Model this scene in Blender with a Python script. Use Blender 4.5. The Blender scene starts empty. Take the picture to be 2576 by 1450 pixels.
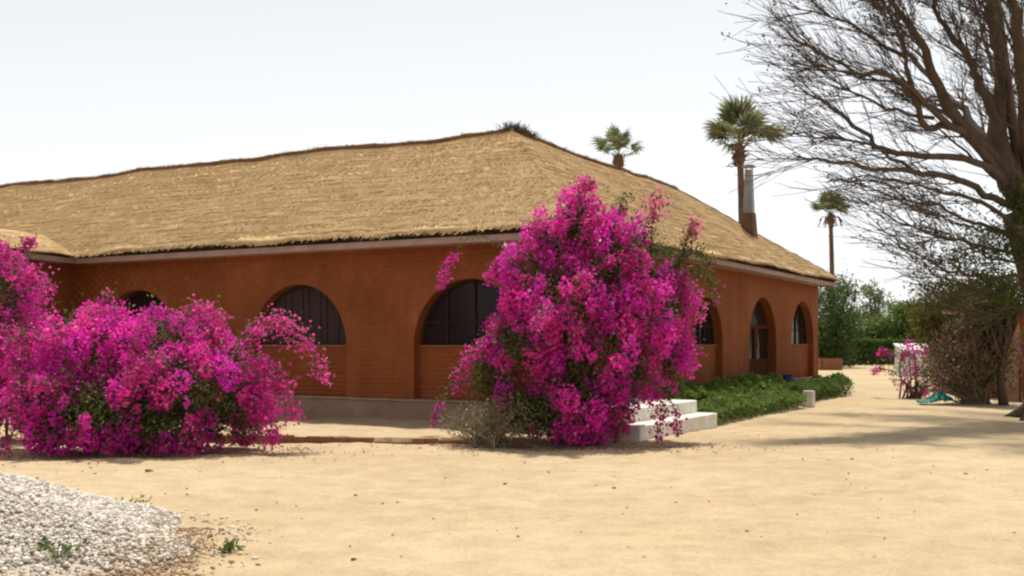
import bpy, math, random
import numpy as np
from mathutils import Vector

# ------------------------------------------------------------------ camera, sky, sun, exposure
scene = bpy.context.scene
col = scene.collection
R = math.radians
FPX, CX, HY, EYE = 2717.0, 1288.0, 862.0, 1.55        # lens and horizon measured on a 2576 px wide picture


def P(px, py, Y):
    """Point at distance Y that the photograph shows at (px, py)."""
    return np.array([(px - CX) / FPX * Y, Y, EYE + (HY - py) / FPX * Y])


cam_d = bpy.data.cameras.new('camera')
cam_d.sensor_width = 36.0
cam_d.lens = 36.0 * FPX / 2576.0
cam_d.shift_y = (HY - 725.0) / 2576.0
cam_d.clip_end = 6000
cam = bpy.data.objects.new('camera', cam_d)
cam.location = (0, 0, EYE)
cam.rotation_euler = (R(90), 0, 0)
col.objects.link(cam)
scene.camera = cam

SUN_EL, SUN_AZ = 72.0, 14.0                            # azimuth from +Y towards +X: behind the house
world = bpy.data.worlds.new('World')
scene.world = world
world.use_nodes = True
wn, wl = world.node_tree.nodes, world.node_tree.links
wn.clear()
w_out = wn.new('ShaderNodeOutputWorld')
w_bg = wn.new('ShaderNodeBackground')
w_sky = wn.new('ShaderNodeTexSky')
w_sky.sky_type = 'NISHITA'
w_sky.sun_disc = False
w_sky.sun_elevation = R(SUN_EL)
w_sky.sun_rotation = R(SUN_AZ)
w_sky.air_density = 1.0
w_sky.dust_density = 0.6
w_sky.ozone_density = 1.0
w_hs = wn.new('ShaderNodeHueSaturation')
w_hs.inputs['Saturation'].default_value = 0.13
w_bg.inputs['Strength'].default_value = 0.145
wl.new(w_sky.outputs[0], w_hs.inputs['Color'])
wl.new(w_hs.outputs[0], w_bg.inputs['Color'])
wl.new(w_bg.outputs[0], w_out.inputs['Surface'])

sun_d = bpy.data.lights.new('sun', 'SUN')
sun_d.energy = 4.6
sun_d.angle = R(3.0)
sun_d.color = (1.0, 0.94, 0.84)
sun = bpy.data.objects.new('sun', sun_d)
sdir = Vector((math.sin(R(SUN_AZ)) * math.cos(R(SUN_EL)), math.cos(R(SUN_AZ)) * math.cos(R(SUN_EL)), math.sin(R(SUN_EL))))
sun.rotation_euler = sdir.to_track_quat('Z', 'Y').to_euler()
sun.location = sdir * 60
col.objects.link(sun)

vs = scene.view_settings
vs.view_transform = 'Standard'
vs.look = 'None'
vs.exposure = 0.15
vs.gamma = 1.0
vs.use_curve_mapping = False
scene.cycles.use_denoising = True
scene.cycles.filter_width = 2.3
scene.cycles.max_bounces = 8
scene.cycles.transparent_max_bounces = 8

rng = np.random.default_rng(7)
random.seed(7)


# ------------------------------------------------------------------ helpers
def tag(o, label=None, cat=None, group=None, kind=None):
    if label: o['label'] = label
    if cat: o['category'] = cat
    if group: o['group'] = group
    if kind: o['kind'] = kind
    return o


def empty(name, loc=(0, 0, 0)):
    o = bpy.data.objects.new(name, None)
    o.empty_display_size = 0.2
    o.location = loc
    col.objects.link(o)
    return o


def link(name, me, parent=None, smooth=False):
    o = bpy.data.objects.new(name, me)
    col.objects.link(o)
    if smooth:
        me.polygons.foreach_set('use_smooth', [True] * len(me.polygons))
    if parent is not None:
        o.parent = parent
        pl = parent.location
        if parent.parent is not None:
            pl = pl + parent.parent.location
        o.location = (-pl[0], -pl[1], -pl[2])
    return o


def mesh_py(name, verts, faces, mat, parent=None, smooth=False, tint=None):
    me = bpy.data.meshes.new(name)
    me.from_pydata([tuple(v) for v in verts], [], faces)
    if tint is not None:
        add_tint(me, tint)
    me.materials.append(mat)
    me.update()
    return link(name, me, parent, smooth)


def add_tint(me, tint):
    at = me.color_attributes.new('tint', 'FLOAT_COLOR', 'POINT')
    t = np.ones((len(me.vertices), 4), np.float32)
    t[:, :3] = tint
    at.data.foreach_set('color', t.ravel())


def mesh_np(name, verts, faces, mat, parent=None, tint=None, smooth=False):
    """verts (n,3), faces (m,k) with one k: fast path for large meshes."""
    verts = np.asarray(verts, np.float32)
    faces = np.asarray(faces, np.int32)
    me = bpy.data.meshes.new(name)
    m, k = faces.shape
    me.vertices.add(len(verts))
    me.vertices.foreach_set('co', verts.ravel())
    me.loops.add(m * k)
    me.loops.foreach_set('vertex_index', faces.ravel())
    me.polygons.add(m)
    me.polygons.foreach_set('loop_start', np.arange(0, m * k, k, dtype=np.int32))
    me.polygons.foreach_set('loop_total', np.full(m, k, np.int32))
    me.update(calc_edges=True)
    if tint is not None:
        add_tint(me, tint)
    me.materials.append(mat)
    return link(name, me, parent, smooth)


class MB:
    """collects simple solids; build() links them as one mesh object"""
    def __init__(s):
        s.v, s.f = [], []

    def add(s, v, f):
        b = len(s.v)
        s.v += [tuple(x) for x in v]
        s.f += [tuple(i + b for i in q) for q in f]
        return s

    def obox(s, o, a, b, c):
        """box from corner o along vectors a, b, c"""
        o, a, b, c = (np.asarray(x, float) for x in (o, a, b, c))
        v = [o, o + a, o + a + b, o + b, o + c, o + a + c, o + a + b + c, o + b + c]
        f = [(0, 3, 2, 1), (4, 5, 6, 7), (0, 1, 5, 4), (1, 2, 6, 5), (2, 3, 7, 6), (3, 0, 4, 7)]
        return s.add(v, f)

    def tube(s, pts, rad, n=6, cap=True):
        pts = [np.asarray(p, float) for p in pts]
        if np.isscalar(rad): rad = [rad] * len(pts)
        b = len(s.v)
        L = len(pts)
        for i, p in enumerate(pts):
            d = pts[min(i + 1, L - 1)] - pts[max(i - 1, 0)]
            d = d / (np.linalg.norm(d) + 1e-9)
            a = np.cross(d, (0.31, 0.17, 0.93) if abs(d[2]) < 0.9 else (1.0, 0.2, 0.1))
            a /= np.linalg.norm(a) + 1e-9
            c = np.cross(d, a)
            for k in range(n):
                th = 2 * math.pi * k / n
                s.v.append(tuple(p + rad[i] * (math.cos(th) * a + math.sin(th) * c)))
        for i in range(L - 1):
            for k in range(n):
                k2 = (k + 1) % n
                s.f.append((b + i * n + k, b + i * n + k2, b + (i + 1) * n + k2, b + (i + 1) * n + k))
        if cap and n > 2:
            s.f.append(tuple(b + k for k in range(n))[::-1])
            s.f.append(tuple(b + (L - 1) * n + k for k in range(n)))
        return s

    def build(s, name, mat, parent=None, smooth=False):
        return mesh_py(name, s.v, s.f, mat, parent, smooth)


def smooth_noise(seed, n=10, lo=0.2, hi=1.2):
    r = np.random.default_rng(seed)
    th = r.uniform(0, 2 * math.pi, n)
    k = r.uniform(lo, hi, n) * 2 * math.pi
    ph = r.uniform(0, 2 * math.pi, n)

    def f(x, y):
        x = np.asarray(x, float); y = np.asarray(y, float)
        s = 0
        for i in range(n):
            s = s + np.sin(k[i] * (x * math.cos(th[i]) + y * math.sin(th[i])) + ph[i])
        return s / math.sqrt(n)
    return f


# ------------------------------------------------------------------ materials
def new_mat(name):
    m = bpy.data.materials.new(name)
    m.use_nodes = True
    nt = m.node_tree
    b = nt.nodes['Principled BSDF']
    b.inputs['Specular IOR Level'].default_value = 0.25
    return m, nt, b


def coord(nt, scale=(1, 1, 1), rot=(0, 0, 0)):
    tc = nt.nodes.new('ShaderNodeTexCoord')
    mp = nt.nodes.new('ShaderNodeMapping')
    mp.inputs['Scale'].default_value = scale
    mp.inputs['Rotation'].default_value = rot
    nt.links.new(tc.outputs['Object'], mp.inputs['Vector'])
    return mp.outputs[0]


def noise(nt, vec, scale, detail=6, rough=0.6):
    n = nt.nodes.new('ShaderNodeTexNoise')
    n.inputs['Scale'].default_value = scale
    n.inputs['Detail'].default_value = detail
    n.inputs['Roughness'].default_value = rough
    nt.links.new(vec, n.inputs['Vector'])
    return n.outputs['Fac']


def ramp(nt, fac, stops):
    r = nt.nodes.new('ShaderNodeValToRGB')
    e = r.color_ramp.elements
    while len(e) < len(stops): e.new(0.5)
    for i, (p, c) in enumerate(stops):
        e[i].position = p
        e[i].color = (*c, 1) if len(c) == 3 else c
    nt.links.new(fac, r.inputs[0])
    return r.outputs['Color']


def mix(nt, a, b, fac, mode='MIX'):
    m = nt.nodes.new('ShaderNodeMix')
    m.data_type = 'RGBA'
    m.blend_type = mode
    for key, val in ((6, a), (7, b), (0, fac)):
        if hasattr(val, 'is_linked') or isinstance(val, bpy.types.NodeSocket):
            nt.links.new(val, m.inputs[key])
        elif key == 0:
            m.inputs[0].default_value = val
        else:
            m.inputs[key].default_value = (*val, 1)
    return m.outputs[2]


def bump(nt, b, height, strength, dist):
    bp = nt.nodes.new('ShaderNodeBump')
    bp.inputs['Strength'].default_value = strength
    bp.inputs['Distance'].default_value = dist
    nt.links.new(height, bp.inputs['Height'])
    nt.links.new(bp.outputs[0], b.inputs['Normal'])


def simple(name, c1, c2=None, scale=6.0, rough=0.85, bstr=0.3, bdist=0.01, metal=0.0, bscale=None, detail=6, stretch=(1, 1, 1), tint=False):
    m, nt, b = new_mat(name)
    v = coord(nt, stretch)
    c2 = c2 or tuple(x * 0.7 for x in c1)
    f = noise(nt, v, scale, detail)
    c = ramp(nt, f, [(0.3, c2), (0.7, c1)])
    if tint:
        at = nt.nodes.new('ShaderNodeAttribute')
        at.attribute_name = 'tint'
        c = mix(nt, c, at.outputs['Color'], 1.0, 'MULTIPLY')
    nt.links.new(c, b.inputs['Base Color'])
    b.inputs['Roughness'].default_value = rough
    b.inputs['Metallic'].default_value = metal
    if bstr:
        bump(nt, b, noise(nt, v, bscale or scale * 4, detail), bstr, bdist)
    return m


def leafy(name, base, rough=0.55, trans=0.35, tcol=None, spec=0.25):
    """thin leaf or petal: tint per piece, some light through"""
    m, nt, b = new_mat(name)
    at = nt.nodes.new('ShaderNodeAttribute')
    at.attribute_name = 'tint'
    c = mix(nt, base, at.outputs['Color'], 1.0, 'MULTIPLY')
    nt.links.new(c, b.inputs['Base Color'])
    b.inputs['Roughness'].default_value = rough
    b.inputs['Specular IOR Level'].default_value = spec
    tr = nt.nodes.new('ShaderNodeBsdfTranslucent')
    c2 = mix(nt, tcol or base, at.outputs['Color'], 1.0, 'MULTIPLY')
    nt.links.new(c2, tr.inputs['Color'])
    ms = nt.nodes.new('ShaderNodeMixShader')
    ms.inputs[0].default_value = trans
    nt.links.new(b.outputs[0], ms.inputs[1])
    nt.links.new(tr.outputs[0], ms.inputs[2])
    nt.links.new(ms.outputs[0], nt.nodes['Material Output'].inputs['Surface'])
    return m


def sand_mat():
    m, nt, b = new_mat('sand')
    v = coord(nt)
    big = ramp(nt, noise(nt, v, 0.22, 4, 0.55), [(0.3, (0.44, 0.34, 0.215)), (0.7, (0.53, 0.43, 0.29))])
    mid = ramp(nt, noise(nt, v, 2.3, 7, 0.7), [(0.28, (0.80, 0.77, 0.72)), (0.62, (1.04, 1.03, 1.0))])
    c = mix(nt, big, mid, 1.0, 'MULTIPLY')
    fine = ramp(nt, noise(nt, v, 28, 6, 0.75), [(0.3, (0.82, 0.78, 0.73)), (0.6, (1.03, 1.03, 1.03))])
    c = mix(nt, c, fine, 1.0, 'MULTIPLY')
    # sparse dark specks: grit and leaf crumbs
    vo = nt.nodes.new('ShaderNodeTexVoronoi')
    vo.inputs['Scale'].default_value = 5.5
    vo.inputs['Randomness'].default_value = 1.0
    nt.links.new(v, vo.inputs['Vector'])
    sp = ramp(nt, vo.outputs['Distance'], [(0.02, (0.8, 0.8, 0.8)), (0.06, (0, 0, 0))])
    gate = ramp(nt, noise(nt, v, 1.1, 3, 0.5), [(0.56, (0, 0, 0)), (0.68, (1, 1, 1))])
    sp = mix(nt, sp, gate, 1.0, 'MULTIPLY')
    c = mix(nt, c, (0.2, 0.125, 0.07), sp)
    nt.links.new(c, b.inputs['Base Color'])
    b.inputs['Roughness'].default_value = 0.95
    b.inputs['Specular IOR Level'].default_value = 0.1
    h = mix(nt, noise(nt, v, 3.0, 8, 0.65), noise(nt, v, 22, 8, 0.7), 0.35)
    ft = nt.nodes.new('ShaderNodeTexVoronoi')          # trodden dimples
    ft.feature = 'SMOOTH_F1'
    ft.inputs['Scale'].default_value = 2.6
    nt.links.new(coord(nt, (1, 0.6, 1), (0, 0, 0.5)), ft.inputs['Vector'])
    dim = ramp(nt, ft.outputs['Distance'], [(0.08, (0, 0, 0)), (0.33, (1, 1, 1))])
    h = mix(nt, h, dim, 0.22)
    bump(nt, b, h, 0.7, 0.05)
    return m


def stucco_mat(name, tinted):
    """earth-red lime wash with rain streaks and dust splashed up from the plinth"""
    m, nt, b = new_mat(name)
    v = coord(nt)
    c = ramp(nt, noise(nt, v, 0.6, 5, 0.6), [(0.3, (0.215, 0.064, 0.021)), (0.7, (0.31, 0.100, 0.031))])
    streak = ramp(nt, noise(nt, coord(nt, (2.6, 2.6, 0.28)), 1.0, 6, 0.65), [(0.34, (0.89, 0.87, 0.86)), (0.62, (1.03, 1.03, 1.03))])
    c = mix(nt, c, streak, 1.0, 'MULTIPLY')
    blot = ramp(nt, noise(nt, v, 2.4, 6, 0.7), [(0.58, (0, 0, 0)), (0.76, (0.45, 0.45, 0.45))])
    c = mix(nt, c, (0.34, 0.165, 0.08), blot)
    if tinted:
        at = nt.nodes.new('ShaderNodeAttribute')
        at.attribute_name = 'tint'
        c = mix(nt, c, at.outputs['Color'], 1.0, 'MULTIPLY')
    nt.links.new(c, b.inputs['Base Color'])
    b.inputs['Roughness'].default_value = 0.9
    bump(nt, b, noise(nt, v, 14, 7, 0.65), 0.4, 0.02)
    return m


M = {}
DULL = ('dark_wood', 'shutter', 'door_wood')
M['sand'] = sand_mat()
M['wall'] = stucco_mat('terracotta_wash', False)
M['brickwash'] = stucco_mat('brick_wash', True)
M['plinth'] = simple('plinth_render', (0.37, 0.275, 0.195), (0.28, 0.19, 0.13), 1.6, 0.92, 0.4, 0.015, bscale=20)
M['fascia'] = simple('fascia_paint', (0.48, 0.345, 0.315), (0.35, 0.24, 0.21), 3.0, 0.7, 0.2, 0.005)
M['thatch'] = simple('thatch', (0.68, 0.485, 0.25), (0.55, 0.38, 0.19), 1.1, 0.95, 0.4, 0.010, bscale=26, stretch=(1, 1, 1), tint=True)
M['straw'] = simple('straw', (0.62, 0.43, 0.22), (0.48, 0.315, 0.145), 3.0, 0.8, 0, tint=True)
M['ridge'] = simple('ridge_thatch', (0.27, 0.155, 0.08), (0.16, 0.085, 0.045), 2.5, 0.95, 0.8, 0.03, bscale=18)
M['dark_wood'] = simple('dark_wood', (0.052, 0.036, 0.03), (0.03, 0.02, 0.016), 5.0, 0.6, 0.3, 0.004, stretch=(1, 1, 0.15))
M['shutter'] = simple('shutter_paint', (0.07, 0.052, 0.05), (0.042, 0.03, 0.03), 4.0, 0.6, 0.3, 0.004, stretch=(6, 6, 0.4))
M['door_wood'] = simple('door_wood', (0.12, 0.042, 0.018), (0.075, 0.026, 0.012), 5.0, 0.55, 0.3, 0.004, stretch=(5, 5, 0.5))
M['sill'] = simple('sill_render', (0.33, 0.13, 0.06), (0.25, 0.09, 0.04), 3.0, 0.85, 0.3, 0.01)
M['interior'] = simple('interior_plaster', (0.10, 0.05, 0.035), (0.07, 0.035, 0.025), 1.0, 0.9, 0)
M['white'] = simple('white_paint', (0.80, 0.78, 0.73), (0.56, 0.50, 0.42), 2.6, 0.8, 0.3, 0.01, bscale=16)
M['brick'] = simple('brick', (0.30, 0.135, 0.07), (0.19, 0.08, 0.042), 6.0, 0.92, 0.6, 0.01, bscale=30)
M['flue'] = simple('flue_metal', (0.30, 0.31, 0.31), (0.20, 0.20, 0.20), 2.5, 0.5, 0.15, 0.005, metal=0.35)
M['flue_base'] = simple('flue_base', (0.21, 0.11, 0.065), (0.13, 0.07, 0.045), 3.0, 0.9, 0.3, 0.01)
M['bark'] = simple('bark', (0.125, 0.092, 0.07), (0.065, 0.045, 0.034), 4.0, 0.95, 0.9, 0.04, bscale=9, stretch=(1, 1, 0.35))
M['twig'] = simple('twig_bark', (0.125, 0.09, 0.07), (0.08, 0.056, 0.043), 4.0, 0.9, 0)
M['cane'] = simple('cane_bark', (0.15, 0.11, 0.065), (0.08, 0.055, 0.035), 6.0, 0.9, 0.3, 0.004)
M['drytwig'] = simple('dry_twig', (0.30, 0.25, 0.17), (0.2, 0.155, 0.1), 6.0, 0.9, 0)
M['palm_trunk'] = simple('palm_trunk', (0.17, 0.105, 0.068), (0.085, 0.05, 0.034), 3.0, 0.95, 0.8, 0.03, bscale=12, stretch=(1, 1, 3))
M['palm_boot'] = simple('palm_boot', (0.20, 0.115, 0.06), (0.09, 0.05, 0.028), 6.0, 0.95, 0.6, 0.02, tint=False)
M['frond'] = leafy('palm_frond', (0.19, 0.215, 0.11), trans=0.4)
M['bract'] = leafy('bract', (0.77, 0.036, 0.43), rough=0.6, trans=0.48, tcol=(0.86, 0.042, 0.48), spec=0.15)
M['leaf'] = leafy('leaf', (0.075, 0.105, 0.030), trans=0.3, tcol=(0.12, 0.18, 0.03))
M['gleaf'] = leafy('bed_leaf', (0.115, 0.205, 0.06), trans=0.38, tcol=(0.18, 0.31, 0.05))
M['dleaf'] = leafy('dry_leaf', (0.21, 0.17, 0.11), trans=0.2)
M['pebble'] = simple('pebble', (0.80, 0.78, 0.74), (0.62, 0.59, 0.54), 20.0, 0.7, 0, tint=True)
M['soil'] = simple('pile_soil', (0.40, 0.27, 0.16), (0.27, 0.165, 0.09), 5.0, 0.95, 0.7, 0.03)
M['stone'] = simple('stone', (0.22, 0.16, 0.11), (0.12, 0.085, 0.055), 25.0, 0.9, 0.3, 0.005)
M['teal'] = simple('teal_plastic', (0.02, 0.22, 0.17), (0.012, 0.14, 0.12), 3.0, 0.45, 0.2, 0.01)
M['blue'] = simple('blue_plastic', (0.03, 0.06, 0.20), (0.02, 0.035, 0.12), 3.0, 0.45, 0.0)
M['pillar'] = simple('pillar_plaster', (0.42, 0.26, 0.16), (0.32, 0.18, 0.10), 3.0, 0.9, 0.3, 0.01)
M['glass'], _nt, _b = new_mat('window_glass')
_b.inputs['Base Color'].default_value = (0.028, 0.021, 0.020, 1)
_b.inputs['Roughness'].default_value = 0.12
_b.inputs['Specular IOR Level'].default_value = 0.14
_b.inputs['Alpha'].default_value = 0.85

for _k in DULL:
    _p = M[_k].node_tree.nodes['Principled BSDF']
    _p.inputs['Specular IOR Level'].default_value = 0.04
    _p.inputs['Roughness'].default_value = 0.9

# ------------------------------------------------------------------ plan of the house
u = np.array([-0.870, 0.493, 0.0]); u /= np.linalg.norm(u)     # along the long front, away from the corner
v = np.array([-u[1] * -1, -u[0], 0.0])                         # along the gable-end wing front, away from the corner
v = np.array([0.493, 0.870, 0.0]) / np.linalg.norm([0.493, 0.870])
Z = np.array([0, 0, 1.0])
C = np.array([1.075, 18.31, 0.0])          # fascia corner
W0 = C + 0.5 * u + 0.5 * v                 # wall corner
HALF = 2.86
Z_F0, Z_F1 = 3.345, 3.460                  # fascia
Z_E = 3.525                                # thatch at the eave
Z_R = 5.87                                 # ridge


# ------------------------------------------------------------------ ground
def grade(a, b, n, p):
    t = np.linspace(0, 1, n)
    return a + (b - a) * t ** p


gn1, gn2, gn3 = smooth_noise(1, 12, 0.06, 0.25), smooth_noise(2, 16, 0.4, 1.3), smooth_noise(3, 24, 1.6, 4.0)


def ground_z(x, y):
    r = np.hypot(np.asarray(x, float), np.asarray(y, float))
    fade = np.clip((60 - r) / 40, 0, 1)
    # trodden and flatter near the house
    return fade * (0.018 * gn1(x, y) + 0.010 * gn2(x, y) + 0.0045 * gn3(x, y)) - 0.01


xs = np.concatenate([-grade(22, 2500, 26, 3)[::-1], np.linspace(-21.9, -8.2, 70), np.linspace(-8.1, 9.5, 340), np.linspace(9.7, 21.9, 60), grade(22, 2500, 26, 3)])
ys = np.concatenate([-grade(4, 2500, 18, 3)[::-1], np.linspace(-3.9, 6.3, 50), np.linspace(6.4, 17.5, 270), np.linspace(17.65, 40, 150), grade(40.3, 3500, 34, 3)])
gx, gy = np.meshgrid(xs, ys)
gz = ground_z(gx, gy)
rf = np.random.default_rng(5)
trails = [((-1.5, 6.2), (3.2, 18.0)), ((5.5, 7.0), (4.5, 24.0)), ((-4.0, 12.8), (6.5, 13.8)), ((2.5, 6.5), (-3.5, 14.0)), ((7.0, 9.0), (0.0, 13.6)), ((3.0, 7.5), (8.0, 22.0))]
for (ax_, ay_), (bx_, by_) in trails:
    L_ = math.hypot(bx_ - ax_, by_ - ay_)
    hd = math.atan2(by_ - ay_, bx_ - ax_)
    for k_ in range(int(L_ / .62)):
        t_ = k_ * .62 / L_
        sd = .10 if k_ % 2 else -.10
        fx = ax_ + (bx_ - ax_) * t_ - math.sin(hd) * sd + rf.normal(0, .05)
        fy = ay_ + (by_ - ay_) * t_ + math.cos(hd) * sd + rf.normal(0, .05)
        h2 = hd + rf.normal(0, .15)
        ix = np.searchsorted(xs, (fx - .4, fx + .4)); iy = np.searchsorted(ys, (fy - .4, fy + .4))
        sx_, sy_ = gx[iy[0]:iy[1], ix[0]:ix[1]] - fx, gy[iy[0]:iy[1], ix[0]:ix[1]] - fy
        la, lb = sx_ * math.cos(h2) + sy_ * math.sin(h2), -sx_ * math.sin(h2) + sy_ * math.cos(h2)
        e_ = (la / .15) ** 2 + (lb / .065) ** 2
        gz[iy[0]:iy[1], ix[0]:ix[1]] += -.016 * np.exp(-e_ ** 1.6) + .006 * np.exp(-((np.sqrt(e_) - 1.5) / .4) ** 2)
for off in (0, 1.45):                                   # a cart's wheel marks curving into the yard
    xc = 2.4 + off + .0105 * np.clip(gy - 5, 0, 60) ** 2
    gz += np.where((gy > 5) & (gy < 26), -.010 * np.exp(-((gx - xc) / .09) ** 2) + .005 * np.exp(-((np.abs(gx - xc) - .17) / .05) ** 2), 0)
gv = np.stack([gx, gy, gz], -1).reshape(-1, 3)
nx, ny = len(xs), len(ys)
ii = (np.arange(ny - 1)[:, None] * nx + np.arange(nx - 1)[None, :]).ravel()
gf = np.stack([ii, ii + 1, ii + nx + 1, ii + nx], -1)
tag(mesh_np('ground', gv, gf, M['sand'], smooth=True), kind='structure')

# raised sandy strip along the long front, held by a kerb of bricks
KA = np.array([-6.2, 17.3, 0.0])            # kerb line, far end to near end
KB = np.array([0.45, 16.15, 0.0])
KL = np.linalg.norm(KB - KA)
kd = (KB - KA) / KL
kn = np.array([-kd[1], kd[0], 0.0])         # towards the house
TZ = 0.085
tn = smooth_noise(11, 12, 0.3, 1.4)
tv, tf = [], []
NS, NT = 60, 16
for i in range(NS + 1):
    k0 = KA + kd * (KL * i / NS) + kn * 0.09
    s_ = np.dot(k0 - W0, u)
    k1 = W0 + u * s_ + v * 0.02
    for j in range(NT + 1):
        p = k0 + (k1 - k0) * j / NT
        tv.append((p[0], p[1], TZ + 0.012 * float(tn(p[0], p[1])) - (0.10 * max(0, (i - NS + 5) / 5)) - (0.10 * max(0, (4 - i) / 4))))
for i in range(NS):
    for j in range(NT):
        a = i * (NT + 1) + j
        tf.append((a, a + 1, a + NT + 2, a + NT + 1))
b0 = len(tv)
for i in range(NS + 1):                      # earthen edge down to the ground
    q = np.array(tv[i * (NT + 1)]) - kn * (0.05 + 0.05 * abs(float(tn(i * .4, 3))))
    tv.append((q[0], q[1], -0.06))
for i in range(NS):
    tf.append((i * (NT + 1), (i + 1) * (NT + 1), b0 + i + 1, b0 + i))
tag(mesh_py('sand_terrace', tv, tf, M['sand'], smooth=False), kind='structure')

kerb = empty('brick_kerb', tuple(KA))
tag(kerb, 'low broken kerb of brown bricks along the raised sand strip before the long wall', 'kerb')
for run, (s0, s1, drop) in enumerate(((0.6, 4.15, 0.0), (4.15, 4.75, 0.055), (4.75, 6.6, 0.01))):
    s_ = s0
    while s_ < s1 - 0.05:
        L = min(random.uniform(0.19, 0.235), s1 - s_)
        h = random.uniform(0.085, 0.10)
        o = MB().obox((0, 0, 0), (L - 0.012, 0, 0), (0, 0.10, 0), (0, 0, h)).build('brick', M['brick'])
        o.parent = kerb
        o.location = tuple(kd * s_ - kn * random.uniform(0.0, 0.02) + Z * (random.uniform(-0.012, 0.006) - drop))
        o.rotation_euler = (random.uniform(-.03, .03), random.uniform(-.02, .02), math.atan2(kd[1], kd[0]) + random.uniform(-.04, .04))
        s_ += L


# ------------------------------------------------------------------ the house
house = empty('thatched_house', tuple(W0))
tag(house, 'long low orange-brown house with arched windows under a straw thatched hip roof', 'house')


def flat_solid(name, loops, origin, ax, ay, depth_vec, mat, parent):
    """closed outline (2-D, first loop) with arch notches -> solid slab; triangulated by bmesh"""
    import bmesh
    bm = bmesh.new()
    edges = []
    for lp in loops:
        vs_ = [bm.verts.new(tuple(origin + ax * x + ay * y)) for x, y in lp]
        for i in range(len(vs_)):
            edges.append(bm.edges.new((vs_[i], vs_[(i + 1) % len(vs_)])))
    r = bmesh.ops.triangle_fill(bm, edges=edges, use_beauty=True)
    faces = [g for g in r['geom'] if isinstance(g, bmesh.types.BMFace)]
    if not faces:
        faces = list(bm.faces)
    ex = bmesh.ops.extrude_face_region(bm, geom=faces)
    nv = [g for g in ex['geom'] if isinstance(g, bmesh.types.BMVert)]
    bmesh.ops.translate(bm, verts=nv, vec=Vector(depth_vec))
    bmesh.ops.recalc_face_normals(bm, faces=bm.faces)
    me = bpy.data.meshes.new(name)
    bm.to_mesh(me)
    bm.free()
    me.materials.append(mat)
    return link(name, me, parent)


Z_P = 0.47          # top of the plinth, foot of the wall
Z_S = 1.50          # sill and spring line
Z_W = 3.62          # wall plate, up under the thatch
NARC = 28


def wall_loop(L0, L1, arches):
    lp = [(L0, Z_P)]
    for c, r in sorted(arches):
        lp += [(c - r, Z_P)]
        lp += [(c - r * math.cos(math.pi * k / NARC), Z_S + r * math.sin(math.pi * k / NARC)) for k in range(NARC + 1)]
        lp += [(c + r, Z_P)]
    lp += [(L1, Z_P), (L1, Z_W), (L0, Z_W)]
    return lp


def bricks_on(parent, org, ax, nrm, L0, L1, z0, z1, keep, seed, name='brickwork'):
    """courses of single bricks a few mm proud of the wall, joints recessed"""
    r = np.random.default_rng(seed)
    V, F, T = [], [], []
    hh, bl = 0.088, 0.235
    z = z0 + 0.004
    row = 0
    quad = np.array([(0, 1, 2, 3), (1, 0, 4, 5), (2, 1, 5, 6), (3, 2, 6, 7), (0, 3, 7, 4)])
    while z + hh < z1:
        x = L0 + 0.004 - (bl / 2 if row % 2 else 0)
        while x < L1:
            xa, xb = max(x, L0 + 0.004), min(x + bl - 0.007, L1 - 0.004)
            if xb - xa > 0.03 and keep(xa, xb, z, z + hh - 0.007):
                d = 0.0012 + r.uniform(0, 0.0018)
                za, zb = z + r.uniform(-.0015, .0015), z + hh - 0.007 + r.uniform(-.0015, .0015)
                e = 0.003
                pf = [(xa + e, za + e, d), (xb - e, za + e, d), (xb - e, zb - e, d), (xa + e, zb - e, d),
                      (xa, za, -.002), (xb, za, -.002), (xb, zb, -.002), (xa, zb, -.002)]
                b = len(V)
                V += [org + ax * q[0] + Z * q[1] + nrm * q[2] for q in pf]
                F += [tuple(b + quad[i]) for i in range(5)]
                t = r.uniform(0.95, 1.04)
                T += [(t, t * r.uniform(.97, 1.02), t * r.uniform(.95, 1.03))] * 8
            x += bl
        z += hh
        row += 1
    o = mesh_np(name, V, F, M['brickwash'], parent, tint=np.array(T))
    o['kind'] = 'stuff'
    return o


def front(org, ax, nrm, L0, L1, arches, seed):
    """one outer wall: slab with arched niches, plinth, brick courses, sill panels"""
    t = 0.30
    w = flat_solid('wall', [wall_loop(L0, L1, arches)], org - nrm * 0.0, ax, Z, -nrm * t, M['wall'], house)

    def keep(xa, xb, za, zb):
        for c, r in arches:
            rr = r + 0.10
            if xb > c - rr and xa < c + rr:
                if za < Z_S:
                    return False
                for x in (xa, xb):
                    for z in (za, zb):
                        if (x - c) ** 2 + (z - Z_S) ** 2 < rr * rr: return False
                if xa < c < xb and za < Z_S + rr: return False
        return True
    if seed == 21:                           # only near enough on the long front to tell the courses apart
        bricks_on(w, org, ax, nrm, L0, L1, Z_P, 3.36, keep, seed)
    return w


AR_L = [(1.94, 1.23), (6.02, 1.23), (10.70, 1.23), (15.2, 1.23)]
AR_R = [(3.45, 1.05), (7.60, 1.12), (12.15, 1.28), (16.35, 1.32)]
front(W0, u, -v, 0.0, 21.0, AR_L, 21)
front(W0 + v * 0.30, v, -u, 0.0, 17.98, [(c - .3, r) for c, r in AR_R], 22)

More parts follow.
